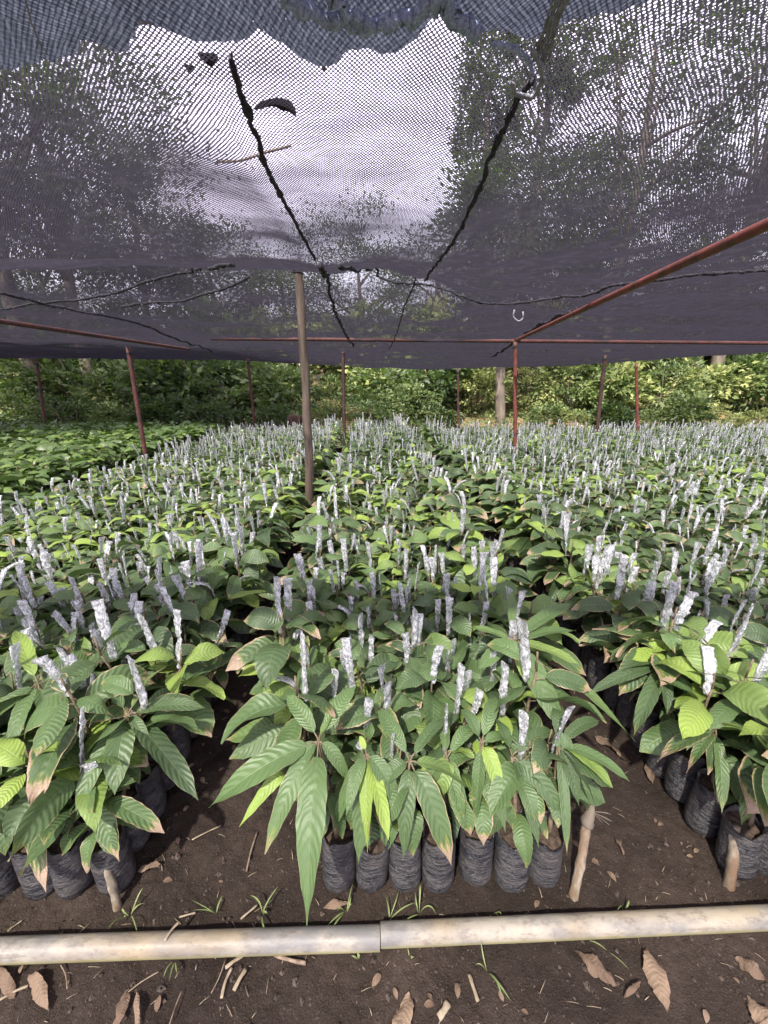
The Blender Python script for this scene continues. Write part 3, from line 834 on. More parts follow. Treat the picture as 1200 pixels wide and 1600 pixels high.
hero('h2', N2, [
    lf(N2, (607, 1312), 0.36, 0.050, 0.06, 0.95, 0.05, 0.5),
    lf(N2, (574, 1332), 0.32, 0.045, 0.06, 0.85, 0.1, -0.4),
    lf(N2, (541, 1275), 0.40, 0.040, 0.05, 0.40, 0.1, 0.3),
    lf(N2, (560, 1352), 0.26, 0.060, 0.06, 0.28, 0.25, 0.1),
    lf(N2, (625, 1265), 0.38, 0.055, 0.06, 0.25, 0.2, -0.3),
    lf(N2, (562, 1150), 0.50, 0.020, 0.01, 0.9, 0.0, 0.3),
    lf(N2, (520, 1300), 0.32, 0.045, 0.05, 0.45, 0.2, 0.0),
], 'young seedling with bright lime folded leaves beside the longest-leaved one')
N3 = at_z(*HERO_NODES['h3'])
hero('h3', N3, [
    lf(N3, (705, 1352), 0.26, 0.072, 0.09, 0.26, 0.72, -0.2),
    lf(N3, (630, 1345), 0.28, 0.055, 0.08, 0.22, 0.2, 0.1),
    lf(N3, (590, 1240), 0.40, 0.05, 0.05, 0.25, 0.2, 0.2),
    lf(N3, (735, 1235), 0.38, 0.06, 0.06, 0.6, 0.1, 0.2),
    lf(N3, (700, 1120), 0.48, 0.05, 0.04, 0.25, 0.1, 0.2),
    lf(N3, (590, 1110), 0.48, 0.05, 0.04, 0.3, 0.1, 0.2),
], 'seedling whose wide drooping leaf ends in a pale scorched tip over the front bags')
N4 = at_z(*HERO_NODES['h4'])
hero('h4', N4, [
    lf(N4, (878, 1142), 0.46, 0.085, 0.05, 0.38, 0.1, -0.2),
    lf(N4, (905, 1038), 0.52, 0.060, 0.03, 0.62, 0.1, 0.1),
    lf(N4, (893, 942), 0.58, 0.070, 0.03, 0.34, 0.35, 0.1),
    lf(N4, (900, 985), 0.55, 0.070, 0.03, 0.36, 0.3, 0.1),
    lf(N4, (992, 1158), 0.40, 0.055, 0.07, 0.5, 0.05, 0.0, pet=0.45),
    lf(N4, (748, 1045), 0.55, 0.060, 0.02, 0.36, 0.1, 0.1),
    lf(N4, (822, 1068), 0.53, 0.040, 0.02, 0.7, 0.1, 0.0),
    lf(N4, (735, 980), 0.58, 0.05, 0.02, 0.5, 0.1, 0.0),
    lf(N4, (800, 925), 0.62, 0.04, 0.01, 0.45, 0.0, 0.0),
], 'tallest light green rosette of leaves standing above the right side of the middle bed')

def quick(key, rows, look):
    n_ = at_z(*HERO_NODES[key])
    hero(key, n_, [lf(n_, r[0], r[1], r[2], 0.05, r[3], r[4], random.gauss(0, 0.3)) for r in rows], look)
quick('m3', [((690, 1246), 0.37, 0.060, 0.6, 0.1), ((715, 1268), 0.34, 0.050, 0.35, 0.4), ((655, 1250), 0.36, 0.05, 0.25, 0.2), ((730, 1300), 0.29, 0.045, 0.2, 0.3), ((690, 1110), 0.46, 0.05, 0.25, 0.1), ((745, 1135), 0.45, 0.045, 0.3, 0.1), ],
      'seedling with one light green leaf over dark drooping ones, front row, fourth middle bag')
quick('m4', [((781, 1240), 0.37, 0.052, 0.85, 0.3), ((790, 1302), 0.29, 0.045, 0.2, 0.2), ((742, 1290), 0.29, 0.045, 0.25, 0.3), ((805, 1160), 0.42, 0.045, 0.3, 0.1), ((720, 1110), 0.48, 0.045, 0.2, 0.1), ((775, 1090), 0.49, 0.05, 0.3, 0.1), ],
      'seedling with one pointed lime leaf, front row, fifth middle bag')
quick('m5', [((886, 1284), 0.31, 0.055, 0.22, 0.3), ((842, 1325), 0.27, 0.045, 0.18, 0.2), ((770, 1120), 0.46, 0.05, 0.25, 0.1), ((868, 1142), 0.44, 0.05, 0.2, 0.1), ((825, 1270), 0.33, 0.05, 0.15, 0.1)],
      'seedling with long dark leaves hanging over the front bags, sixth middle bag')
quick('m6', [((957, 1231), 0.37, 0.048, 0.80, 0.1), ((984, 1221), 0.38, 0.045, 0.5, 0.2), ((937, 1126), 0.48, 0.045, 0.25, 0.1), ((886, 1338), 0.26, 0.035, 0.3, 0.5), ((905, 1262), 0.34, 0.045, 0.2, 0.1), ((930, 1258), 0.35, 0.045, 0.15, 0.1), ((870, 1100), 0.49, 0.045, 0.25, 0.1)],
      'seedling with one lime leaf reaching over the right aisle beside the knobbed stake')
quick('l0', [((257, 1302), 0.24, 0.060, 0.35, 0.8), ((186, 1346), 0.20, 0.062, 0.35, 0.7), ((104, 1310), 0.24, 0.045, 0.2, 0.8), ((215, 1222), 0.36, 0.045, 0.3, 0.1), ((108, 1220), 0.36, 0.05, 0.3, 0.3)],
      'short seedling with brown-patched leaves beside the slanting left stake')
quick('l1', [((179, 1243), 0.36, 0.082, 0.30, 0.15), ((310, 1250), 0.35, 0.085, 0.12, 0.3), ((323, 1107), 0.46, 0.055, 0.25, 0.35), ((259, 1042), 0.53, 0.058, 0.6, 0.8), ((236, 1170), 0.42, 0.035, 0.25, 0.6), ((118, 1268), 0.33, 0.065, 0.4, 0.3), ((150, 1050), 0.52, 0.05, 0.3, 0.1)],
      'seedling with the broadest oval green leaf in the left bed, beside the aisle')
quick('l2', [((72, 1395), 0.16, 0.050, 0.3, 0.95), ((-20, 1330), 0.22, 0.05, 0.25, 0.4), ((112, 1205), 0.36, 0.05, 0.35, 0.2), ((20, 1300), 0.25, 0.05, 0.2, 0.6), ((-10, 1190), 0.36, 0.05, 0.3, 0.3)],
      'seedling with a torn pale-tipped leaf hanging before the left bags')
quick('l3', [((24, 984), 0.56, 0.060, 0.85, 0.1), ((-30, 1150), 0.42, 0.06, 0.3, 0.2), ((152, 1052), 0.50, 0.055, 0.45, 0.1), ((90, 1180), 0.40, 0.05, 0.35, 0.1), ((15, 1175), 0.40, 0.06, 0.4, 0.1)],
      'seedling with an upright yellow-green leaf near the left edge of the picture')
quick('r0', [((990, 1151), 0.34, 0.062, 0.25, 0.45), ((960, 1055), 0.43, 0.05, 0.25, 0.45), ((919, 1085), 0.40, 0.055, 0.15, 0.3), ((1107, 1051), 0.43, 0.045, 0.3, 0.3), ((1042, 1120), 0.36, 0.045, 0.15, 0.1), ((1085, 990), 0.50, 0.055, 0.6, 0.2), ((1090, 1110), 0.37, 0.05, 0.25, 0.3)],
      'seedling of the right bed with a long drooping leaf over its aisle edge')
quick('r1', [((1027, 1190), 0.35, 0.062, 0.30, 1.0), ((1072, 1208), 0.33, 0.040, 0.35, 0.9), ((1128, 1272), 0.25, 0.045, 0.4, 0.5), ((1177, 1156), 0.40, 0.040, 0.75, 0.2), ((1070, 1110), 0.44, 0.05, 0.3, 0.3), ((1150, 1090), 0.46, 0.05, 0.3, 0.1)],
      'seedling with the most heavily scorched pinkish leaf, at the right aisle')
quick('r2', [((1158, 1290), 0.24, 0.050, 0.65, 0.2), ((1240, 1240), 0.30, 0.05, 0.3, 0.6), ((1105, 1165), 0.36, 0.045, 0.3, 0.7), ((1215, 1130), 0.44, 0.05, 0.3, 0.1), ((1180, 1130), 0.45, 0.055, 0.35, 0.1)],
      'seedling with a bright green leaf hanging onto the thick right stake')

# ------------------------------------------------------------------ pipe, stakes
mb = MB()
def pipe_between(a, b, name, label, seed):
    mb = MB()
    n = 60; t = np.linspace(0, 1, n); P = np.asarray(a)[None] * (1 - t)[:, None] + np.asarray(b)[None] * t[:, None]
    P[:, 2] += 0.0015 * np.sin(t * 9 + seed)
    tube(mb, P, 0.0275, 28, noise=0.006, seed=seed, cap=False)
    # wall thickness at the cut ends
    T, S, N = frames(P); a_ = np.linspace(0, 2 * np.pi, 28, endpoint=False)
    for k in (0, n - 1):
        ring = lambda r: P[k][None] + r * (np.cos(a_)[:, None] * S[k] + np.sin(a_)[:, None] * N[k])
        inn = ring(0.0245) + (T[k] * (0.15 if k == 0 else -0.15))[None]
        mb.add(np.concatenate([ring(0.0275), ring(0.0245), inn]), grid_faces(28, 2, True))
    return tag(mb.build(name, M['pvc']), label, 'pipe', 'old water pipe lying across the front')
pL = at_z(-60, 1476, 0.024); pj = at_z(594, 1462, 0.024); pj2 = at_z(588, 1458, 0.024); pR = at_z(1290, 1440, 0.024)
# the left length rests on the soil and stops at a chipped end where the right length begins
pipe_between((-2.9, pL.y - 0.02, 0.024), (pj.x - 0.001, pj.y - 0.004, 0.024), 'water_pipe', 'dirty white plastic pipe on the soil left of the chipped joint', 1)
pipe_between((pj.x + 0.001, pj.y + 0.002, 0.025), (3.0, pR.y + 0.03, 0.026), 'water_pipe', 'dirty white plastic pipe on the soil right of the chipped joint', 4)

def stake(px0, px1, z1, r, label, knob=False):
    a = at_z(*px0, 0.0); 
    b = at_z(*px1, z1)
    mb = MB(); P = smooth_path([a - Vector((0, 0, 0.02)), a * 0.5 + b * 0.5 + Vector((0.004, 0, 0)), b], 16)
    t = np.linspace(0, 1, 16)
    tube(mb, P, r * (1 + 0.06 * np.sin(t * 17) + 0.05 * np.sin(t * 31)), 14, noise=0.03, seed=int(px0[0]))
    o = mb.build('wooden_stake', M['stake']); tag(o, label, 'stake', 'short stakes at the bed corners')
    if knob:
        k = MB()
        P = smooth_path([b - Vector((0, 0, 0.012)), b + Vector((0, 0, 0.012)), b + Vector((0.02, 0.015, 0.035)), b + Vector((0.03, 0.04, 0.04))], 8)
        tube(k, P, [0.017, 0.020, 0.018, 0.015, 0.013, 0.010, 0.008, 0.005], 10, noise=0.12, seed=3)
        for q in range(9):
            c = P[4]; d = Vector((random.gauss(0.6, 0.5), random.gauss(0, 0.5), random.gauss(0, 0.35))).normalized()
            tube(k, smooth_path([c, Vector(c) + d * 0.03, Vector(c) + d * 0.06 + Vector((0, 0, -0.012))], 5), 0.0009, 4)
        kb = k.build('root_knob', M['bark'], o)
stake((896, 1400), (917, 1285), 0.20, 0.0135, 'pale barked stake with a dark root knob at the right corner of the middle bed', True)
stake((1140, 1385), (1148, 1290), 0.19, 0.0150, 'thick pale stake standing before the front bags of the right bed')
stake((183, 1418), (160, 1335), 0.17, 0.011, 'slanting pale stake beside the front bags of the left bed')

# ------------------------------------------------------------------ grass sprouts
def sprout(px, py, n, L, label, seed):
    g = random.Random(seed); b = at_z(px, py, 0.0)
    if abs(py - 1470) < 22: b.z = 0.0
    mb = MB()
    for i in range(n):
        a = g.uniform(0, 6.28); l = L * g.uniform(0.5, 1.0); d = Vector((math.cos(a), math.sin(a), 0))
        up = g.uniform(0.5, 1.4)
        P0 = b + d * 0.002; sw = Vector((g.gauss(0, 0.25), g.gauss(0, 0.25), 0)) * l
        P1 = b + d * l * g.uniform(0.1, 0.5) + Vector((0, 0, l * 0.55 * up)); P2 = b + d * l * g.uniform(0.5, 1.0) + sw + Vector((0, 0, l * g.uniform(0.1, 0.7) * up))
        leaf(mb, P0, P1, P2, g.uniform(0.0022, 0.005), 2, 8, 0.7, 0, g.random(), fold=0.5, wave=0)
    tag(mb.build('grass_sprout', M['grass']), label, 'grass sprout', 'grass sprouts on the bare soil')
for k, (x, y, n, L, lb) in enumerate([
    (203, 1432, 6, 0.075, 'spreading grass tuft at the foot of the slanting left stake'),
    (338, 1428, 4, 0.065, 'small grass tuft in the left aisle above the pipe'),
    (410, 1430, 6, 0.085, 'yellowish grass tuft left of the longest hanging leaf tip'),
    (541, 1428, 6, 0.075, 'grass tuft before the leftmost bags of the middle bed'),
    (608, 1437, 5, 0.085, 'grass tuft just right of the chipped pipe joint'),
    (655, 1428, 5, 0.095, 'upright grass tuft before the third bag of the middle bed'),
    (768, 1428, 4, 0.085, 'two-bladed grass tuft before the sixth bag of the middle bed'),
    (974, 1424, 4, 0.105, 'tallest pale grass tuft on open soil between the two right stakes'),
    (1085, 1424, 1, 0.060, 'single grass blade near the thick right stake'),
    (274, 1502, 4, 0.060, 'grass tuft under the pipe, furthest left'),
    (135, 1505, 3, 0.040, 'tiny sprout below the left part of the pipe'),
    (560, 1500, 3, 0.030, 'tiny seedling weed just below the chipped joint'),
    (640, 1498, 4, 0.030, 'round-leaved weed below the pipe right of the joint'),
    (762, 1520, 4, 0.080, 'curving grass tuft below the middle of the pipe'),
    (950, 1486, 2, 0.080, 'flat pale green blade lying below the right of the pipe'),
    (905, 1455, 4, 0.050, 'dry grass wisp leaning on the pipe below the knobbed stake'),
]): sprout(x, y, n, L, lb, 50 + k)

# ------------------------------------------------------------------ dead leaves and sticks
def dead(px0, px1, W, tint, label, arch=0.02, curl=0.35, z=0.006, mats='dry'):
    a = at_z(*px0, z); b = at_z(*px1, z); m = (a + b) / 2 + Vector((0, 0, arch))
    mb = MB(); leaf(mb, a, m, b, W, 8, 20, tint, 0, random.random(), roll=random.gauss(0, 0.2), fold=0.15, wave=0.16, corr=0.02, curl=curl)
    mb.v[0] = mb.v[0] + np.repeat(rng.standard_normal((21, 1, 3)) * [1, 1, 0.5], 9, 1).reshape(-1, 3) * W * 0.022 + rng.standard_normal(mb.v[0].shape) * W * 0.018
    mb.v[0][:, 2] = np.maximum(mb.v[0][:, 2], 0.002)
    tag(mb.build('dead_leaf', M[mats]), label, 'dead leaf', 'dead leaves on the soil')
for q in [
    ((48, 1522), (76, 1580), 0.030, 0.85, 'orange-brown ribbed dead leaf below the left end of the pipe'),
    ((22, 1560), (-6, 1512), 0.026, 0.55, 'greyish pink dead leaf at the left edge of the picture'),
    ((200, 1548), (186, 1600), 0.026, 0.45, 'folded brown dead leaf standing near the bottom left'),
    ((213, 1550), (216, 1612), 0.014, 0.95, 'narrow straw-coloured dead leaf beside the folded brown one'),
    ((640, 1555), (615, 1640), 0.045, 0.95, 'pale ribbed dead leaf cut by the bottom edge'),
    ((900, 1484), (962, 1540), 0.045, 0.40, 'crumpled purple-brown dead leaf below the knobbed stake'),
    ((1010, 1482), (1043, 1582), 0.050, 0.85, 'long light brown dead leaf below the pipe at right'),
    ((1150, 1500), (1196, 1530), 0.038, 0.5, 'dull pink crumpled dead leaf near the right edge'),
    ((1168, 1560), (1215, 1620), 0.055, 0.9, 'large tan dead leaf in the bottom right corner'),
    ((975, 1560), (1001, 1535), 0.012, 0.35, 'small dark leaf scrap between the two largest right leaves'),
    ((215, 1362), (252, 1350), 0.020, 0.8, 'pale dead leaf on the soil beside the left bed'),
    ((1010, 1195), (1020, 1225), 0.030, 0.45, 'curled brown dead leaf by the bags of the right bed'),
    ((505, 1418), (545, 1412), 0.022, 0.9, 'straw-coloured leaf scrap under the leftmost middle bags'),
    ((962, 1310), (975, 1335), 0.014, 0.3, 'small dark dead leaf in the right aisle'),
    ((930, 1150), (985, 1190), 0.05, 0.35, 'broad purplish dead leaf deep in the right aisle'),
]: dead(*q[:4], q[4])
def stick(px0, px1, r, label, mat='twig', flat=1.0, z=0.006, z1=None):
    a = at_z(*px0, z); b = at_z(*px1, z if z1 is None else z1)
    mb = MB(); P = smooth_path([a, (a + b) / 2 + Vector((random.gauss(0, 0.003), random.gauss(0, 0.003), 0.003)), b], 10)
    tube(mb, P, r * (1 + 0.1 * np.sin(np.linspace(0, 9, 10))), 8, noise=0.05, seed=int(px0[0]), flat=flat)
    tag(mb.build('stick', M[mat]), label, 'stick', 'sticks and straws on the soil')
for q in [
    ((429, 1492), (478, 1505), 0.0045, 'short thick twig lying just below the pipe'),
    ((385, 1362), (402, 1300), 0.0028, 'dark twig lying in the left aisle'),
    ((352, 1512), (380, 1492), 0.0045, 'split straw piece, uppermost of the small heap below the pipe', 'straw', 0.4),
    ((346, 1560), (362, 1512), 0.0038, 'split straw piece, longest of the small heap below the pipe', 'straw', 0.4),
    ((365, 1548), (384, 1514), 0.0050, 'wide straw chip, rightmost of the small heap below the pipe', 'straw', 0.3),
    ((330, 1552), (352, 1500), 0.0015, 'thin dark straw left of the small heap below the pipe', 'twig'),
    ((376, 1436), (402, 1414), 0.0030, 'pale straw leaning beside the yellowish tuft', 'straw', 0.5),
    ((280, 1433), (306, 1426), 0.0025, 'pale split stick on the soil above the left pipe', 'straw', 0.5),
    ((733, 1522), (747, 1565), 0.0045, 'shredded pale bark strip below the middle of the pipe', 'straw', 0.4),
    ((685, 1590), (700, 1566), 0.0080, 'square pale wood chip near the bottom centre', 'straw', 0.3),
    ((0, 1562), (44, 1540), 0.0028, 'bleached stick at the left edge below the pipe', 'straw'),
    ((198, 1552), (248, 1518), 0.0013, 'thin curved stem below the left part of the pipe', 'straw'),
    ((12, 1455), (35, 1438), 0.0020, 'thin pale stick before the leftmost bags', 'straw'),
    ((300, 1312), (345, 1290), 0.0022, 'thin grey twig lying across the left aisle', 'straw'),
    ((95, 1508), (105, 1545), 0.0014, 'dark thin stem running down from the left pipe', 'twig'),
    ((265, 1600), (284, 1548), 0.0014, 'thin brown stalk at the bottom left centre', 'twig'),
]: stick(*q[:3], q[3], *(q[4:6]))
# a straw resting across the pipe
stick((257, 1470), (280, 1440), 0.0035, 'pale split straw resting across the left pipe', 'straw', 0.4, z=0.057)

# ------------------------------------------------------------------ the shade net
def sstep(x, a, b):
    t = np.clip((np.asarray(x, float) - a) / (b - a), 0, 1); return t * t * (3 - 2 * t)
NET_Y0, NET_Y1 = -1.25, 10.6
def edge_z(X):
    return np.interp(X, [-11, -3, 1.2, 5, 10], [2.05, 1.97, 1.76, 1.87, 2.2])
def net_z(X, Y, wrinkle=True):
    X = np.asarray(X, float); Y = np.asarray(Y, float)
    w = 1 - sstep(X, 0.0, 0.9)
    near = 2.04 + 0 * Y
    far = np.interp(Y, [2.15, 2.32, 3.7, 5.9], [2.035, 2.055, 2.40, 2.06]) - 0.04 * np.sin((np.clip(Y, 3.7, 5.9) - 3.7) / 2.2 * np.pi)
    flat = np.interp(Y, [2.15, 3.6, 5.9], [2.04, 2.12, 2.06])
    z = np.where(Y < 2.15, near, w * far + (1 - w) * flat)
    k = np.clip((Y - 5.9) / (NET_Y1 - 5.9), 0, 1)
    z = z * (1 - k) + edge_z(X) * k + 0.05 * np.sin(k * np.pi)
    if wrinkle:
        a = 0.35 + 0.65 * sstep(Y, 0.6, 2.0)
        z = z + 0.026 * a * np.sin(X * 2.3 + 0.6 * np.sin(Y * 1.9)) * np.cos(Y * 1.6 + 0.4)
        z = z + 0.007 * a * np.sin(X * 7.1 + 2 * np.sin(Y * 2.7 + X)) + 0.010 * sstep(Y, 1.2, 3) * np.sin(Y * 9 + 2.2 * np.sin(X * 0.9)) + 0.005 * a * np.sin(Y * 11 + 3 * np.sin(X * 1.7)) + 0.003 * np.sin(X * 19 + Y * 6 + 3 * np.sin(Y * 3))
        # the cloth is pulled up in a sharp crease along each hanging seam
        for x0, x1 in ((-0.33, -0.25), (0.42, 0.1)):
            xs = x0 + (x1 - x0) * np.clip(Y / 5, 0, 1.2)
            z = z - 0.035 * np.exp(-np.abs(X - xs) / 0.13) * sstep(Y, 0.7, 1.4)
    return z
def at_net(px, py, off=-0.008):
    r = ray(px, py); t0 = 0.3; p0 = None
    t = 0.3
    while t < 13:
        x, y, z = r.x * t, r.y * t, CAM_H + r.z * t
        if z > float(net_z(x, y)): break
        t *= 1.004
    return Vector((r.x * t, r.y * t, float(net_z(r.x * t, r.y * t)) + off))

net = empty('shade_net', (0, 0, 0))
tag(net, 'dark violet-grey knitted shade cloth stretched over the whole nursery', 'shade net')
xs = np.concatenate([np.arange(-12, -2.2, 0.09), np.arange(-2.2, 2.4, 0.03), np.arange(2.4, 12.01, 0.09)])
ys = np.concatenate([np.arange(NET_Y0, 2.6, 0.03), np.arange(2.6, NET_Y1 + 0.01, 0.07)])
Xg, Yg = np.meshgrid(xs, ys)
mb = MB(); Zg = net_z(Xg, Yg)
mb.add(np.stack([Xg, Yg, Zg], -1).reshape(-1, 3), grid_faces(len(xs) - 1, len(ys) - 1), np.stack([Xg, Yg], -1).reshape(-1, 2))
mb.build('net_cloth', M['net'], net)

# doubled cloth hanging in scallops along the front edge
bx = [(-80, 95), (0, 105), (80, 100), (150, 88), (200, 98), (250, 55), (330, 82), (360, 80), (400, 34), (450, 60), (520, 92), (600, 62), (640, 50), (690, 10), (740, 42), (790, 60), (850, 58), (900, 32), (1000, 12), (1080, -5), (1300, -10)]
bp = [at_z(x, y, 1.985) for x, y in bx]
nX, nY = 500, 40
hx = np.linspace(-2.8, 2.8, nX + 1)
yb = np.interp(hx, [p.x for p in bp], [p.y for p in bp]) + 0.006 * np.sin(hx * 60) + 0.010 * np.sin(hx * 23 + 2 * np.sin(hx * 9)) + 0.004 * rng.standard_normal(len(hx))
v = np.linspace(0, 1, nY + 1)
HX = np.tile(hx, (nY + 1, 1)); HY = 0.42 + (yb[None] - 0.42) * v[:, None]
HZ = 1.985 + 0.010 * np.sin(HX * 9 + 2 * np.sin(HY * 7)) + 0.002 * np.sin(HX * 31 + HY * 18) 
mb = MB(); mb.add(np.stack([HX, HY, HZ], -1).reshape(-1, 3), grid_faces(nX, nY), np.stack([HX, HY], -1).reshape(-1, 2))
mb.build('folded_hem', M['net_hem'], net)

def seam(name, pts, r, mat='rope', wobble=0.006, seed=0, parent=net, on=True, z=None):
    g = np.random.default_rng(seed)
    P = [at_net(*p) if on else at_z(*p, z) for p in pts]
    d = sum((P[i + 1] - P[i]).length for i in range(len(P) - 1))
    n = max(12, int(d / 0.02))
    C = smooth_path(P, n)
    if on: C[:, 2] = net_z(C[:, 0], C[:, 1]) - 0.008
    C = C + g.normal(0, wobble * 0.35, C.shape) * [1, 1, 0.4]
    C[:, 0] += wobble * np.sin(np.arange(n) * 0.9 + seed) * np.sin(np.arange(n) * 0.37)
    mb = MB(); tube(mb, C, r * np.exp(g.normal(0, 0.22, n)), 8, noise=0.2, seed=seed)
    for k in range(2):            # loose yarns wound round the seam
        ph = np.arange(n) * (1.3 + 0.5 * k) + seed
        Q = C + np.stack([np.cos(ph), 0 * ph, np.sin(ph)], 1) * r * 1.1
        tube(mb, Q, r * 0.35, 5, noise=0.2, seed=seed + k)
    return mb.build(name, M[mat], parent)
seam('seam', [(358, 78), (385, 160), (402, 215), (430, 285), (465, 350), (492, 402)], 0.0055, seed=1, wobble=0.0035)
seam('seam', [(503, 412), (515, 460), (535, 510), (552, 540)], 0.011, seed=2, wobble=0.008)
seam('seam', [(830, 120), (800, 160), (783, 200), (755, 275), (735, 320), (708, 375), (680, 410), (648, 440), (628, 490), (608, 545)], 0.0060, seed=3, wobble=0.004)
seam('seam', [(0, 482), (60, 472), (150, 462), (230, 437), (300, 422), (362, 410)], 0.010, seed=4, wobble=0.01)
seam('seam', [(0, 455), (70, 474), (160, 490), (240, 512), (330, 548)], 0.012, seed=5, wobble=0.006)
seam('seam', [(530, 412), (590, 430), (640, 441), (705, 453), (790, 473), (870, 464), (970, 441), (1100, 425), (1210, 418)], 0.008, seed=6, wobble=0.012)
seam('seam', [(390, 430), (330, 455), (255, 470), (190, 478)], 0.010, seed=8, wobble=0.008)
seam('seam', [(770, 555), (800, 535), (830, 515), (900, 480)], 0.018, seed=9, wobble=0.006)
# twisted rolls of cloth, strands and cords near the front
def roll(name, pts, r, mat, seed, z=1.95, wob=0.003, n=40):
    g = np.random.default_rng(seed); C = smooth_path([at_z(*p, z) for p in pts], n) + g.normal(0, wob, (n, 3))
    mb = MB(); tube(mb, C, r * np.exp(g.normal(0, 0.15, n)), 8, noise=0.1, seed=seed)
    return mb.build(name, M[mat], net)
M['hem_roll'] = mat_simple('twisted_net', (0.26, 0.32, 0.50), (0.55, 0.65, 0.90), 220, 0.9, 0.8, 0.004)  # pale blue paints skylight and glare onto the rolls
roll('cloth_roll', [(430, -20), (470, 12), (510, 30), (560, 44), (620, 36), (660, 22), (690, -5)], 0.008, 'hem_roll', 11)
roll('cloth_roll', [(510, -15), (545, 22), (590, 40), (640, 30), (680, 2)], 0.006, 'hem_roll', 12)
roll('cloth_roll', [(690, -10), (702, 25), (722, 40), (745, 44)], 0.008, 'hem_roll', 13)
for k in range(12):
    a = 868 + k * 2.6 + random.gauss(0, 1.5)
    roll('strand', [(a, -15), (858 + k * 1.6 - 6, 40), (836 + k * 3.0 - 10, 95)], 0.0011, 'cord', 20 + k, z=1.965, wob=0.0006, n=14)
roll('tie_cord', [(832, 78), (845, 100), (848, 125), (838, 148), (820, 154), (804, 145), (799, 128)], 0.0034, 'cord', 40, z=1.955, wob=0.0008, n=24)
roll('tie_cord', [(770, 70), (800, 74), (824, 88), (833, 112)], 0.0034, 'hem_roll', 41, z=1.965, wob=0.001, n=20)
roll('tie_cord', [(38, -10), (47, 30), (52, 45), (62, 68), (75, 86)], 0.0011, 'cord', 42, z=1.955, wob=0.0005, n=18)
roll('tie_cord', [(218, 36), (229, 34), (236, 40)], 0.0016, 'cord', 43, z=1.955, wob=0.0004, n=8)
def hang(name, pts, y, r, mat):
    C = smooth_path([at_y(*p, y) for p in pts], 20); mb = MB(); tube(mb, C, r, 6); mb.build(name, M[mat], net)
hang('tie_cord', [(804, 484), (801, 495), (810, 503), (818, 498), (817, 487)], 3.3, 0.006, 'cord')

# things lying on top of the net, seen through it
def on_net(pts, W, label, name, mat='dry', seed=0):
    P = [at_net(*p, off=0.012) for p in pts]
    mb = MB()
    if W > 0.01: leaf(mb, P[0], P[1], P[2], W, 4, 12, 0.2, 0, 0.3, fold=0.1, curl=0.3)
    else: tube(mb, smooth_path(P, 12), W, 6, noise=0.1, seed=seed)
    tag(mb.build(name, M[mat]), label, 'debris', 'leaves and twigs fallen on the net')
on_net([(398, 180), (440, 150), (463, 192)], 0.03, 'curved dead leaf lying on the net near the left seam', 'dead_leaf', 'darkleaf')
on_net([(310, 96), (330, 100), (342, 108)], 0.03, 'small dead leaf on the net near its bright upper left', 'dead_leaf', 'darkleaf')
on_net([(290, 112), (298, 118), (306, 122)], 0.02, 'smallest dead leaf on the net, left of the small one', 'dead_leaf', 'darkleaf')
on_net([(340, 260), (375, 262), (410, 248), (455, 236)], 0.0028, 'thin twig caught on the net across the left seam', 'twig', 'twig', 2)
on_net([(500, 62), (504, 90), (506, 118)], 0.004, 'short upright twig caught on the net below the front fold', 'twig', 'twig', 3)

# ------------------------------------------------------------------ posts and beams
def post(pt, pl, y, r, mat, label, name='net_post', top=None, r1=None, bend=0.0, y2=None):
    a = at_y(*pt, y); b = at_y(*pl, y if y2 is None else y2)
    k = (a.z + 0.03) / (a.z - b.z)
    low = a + (b - a) * k
    if top is not None: a = a + (a - b) * ((top - a.z) / (a.z - b.z))
    mb = MB(); t = np.linspace(0, 1, 24)[:, None]
    P = np.array(low)[None] * (1 - t) + np.array(a)[None] * t
    P[:, 0] += bend * np.sin(t[:, 0] * np.pi) + (0.004 * np.sin(t[:, 0] * 23) if bend else 0)
    rr = np.linspace(r, r1 or r, 24)
    tube(mb, P, rr * (1 + (0.04 * np.sin(t[:, 0] * 30) if bend else 0)), 14, noise=0.02 if bend else 0, seed=2)
    o = mb.build(name, M[mat]); tag(o, label, 'post', 'posts holding up the net')
    tie = MB(); a_ = np.linspace(0, 2 * np.pi * 3.4, 60); ra = (r1 or r) * 1.12
    tube(tie, np.stack([a.x + ra * np.cos(a_), a.y + ra * np.sin(a_), a.z - 0.10 + 0.035 * a_ / 20 + 0.006 * np.sin(a_ * 0.7)], 1), 0.004, 5)
    tie.build('wire_tie', M['rope'], o)
    return o
post((465, 412), (482, 765), 3.75, 0.043, 'wood', 'thick weathered wooden pole standing in the left aisle', 'wooden_pole', top=2.44, r1=0.035, bend=0.02)
post((805, 532), (805, 700), 5.92, 0.028, 'red', 'red pipe post at the corner where the two red beams meet')
post((200, 542), (228, 715), 5.65, 0.0282, 'dullred', 'red pipe post leaning left between the left bed and far left bed')
post((57, 563), (70, 662), 9.5, 0.0282, 'dullred', 'thin red pipe post furthest left before the bushes')
post((387, 560), (398, 662), 10.2, 0.0317, 'dullred', 'faded red post left of the wooden pole at the back')
post((536, 545), (538, 680), 7.7, 0.030, 'darkpost', 'dark thin post just right of the wooden pole')
post((716, 576), (716, 668), 9.4, 0.0246, 'dullred', 'red-brown post under the lowest point of the net edge')
post((948, 535), (933, 670), 8.6, 0.038, 'darkpost', 'dark brown post leaning right, right of the red corner post', top=2.0)
post((994, 568), (996, 668), 8.9, 0.030, 'red', 'sunlit pinkish red post furthest right')
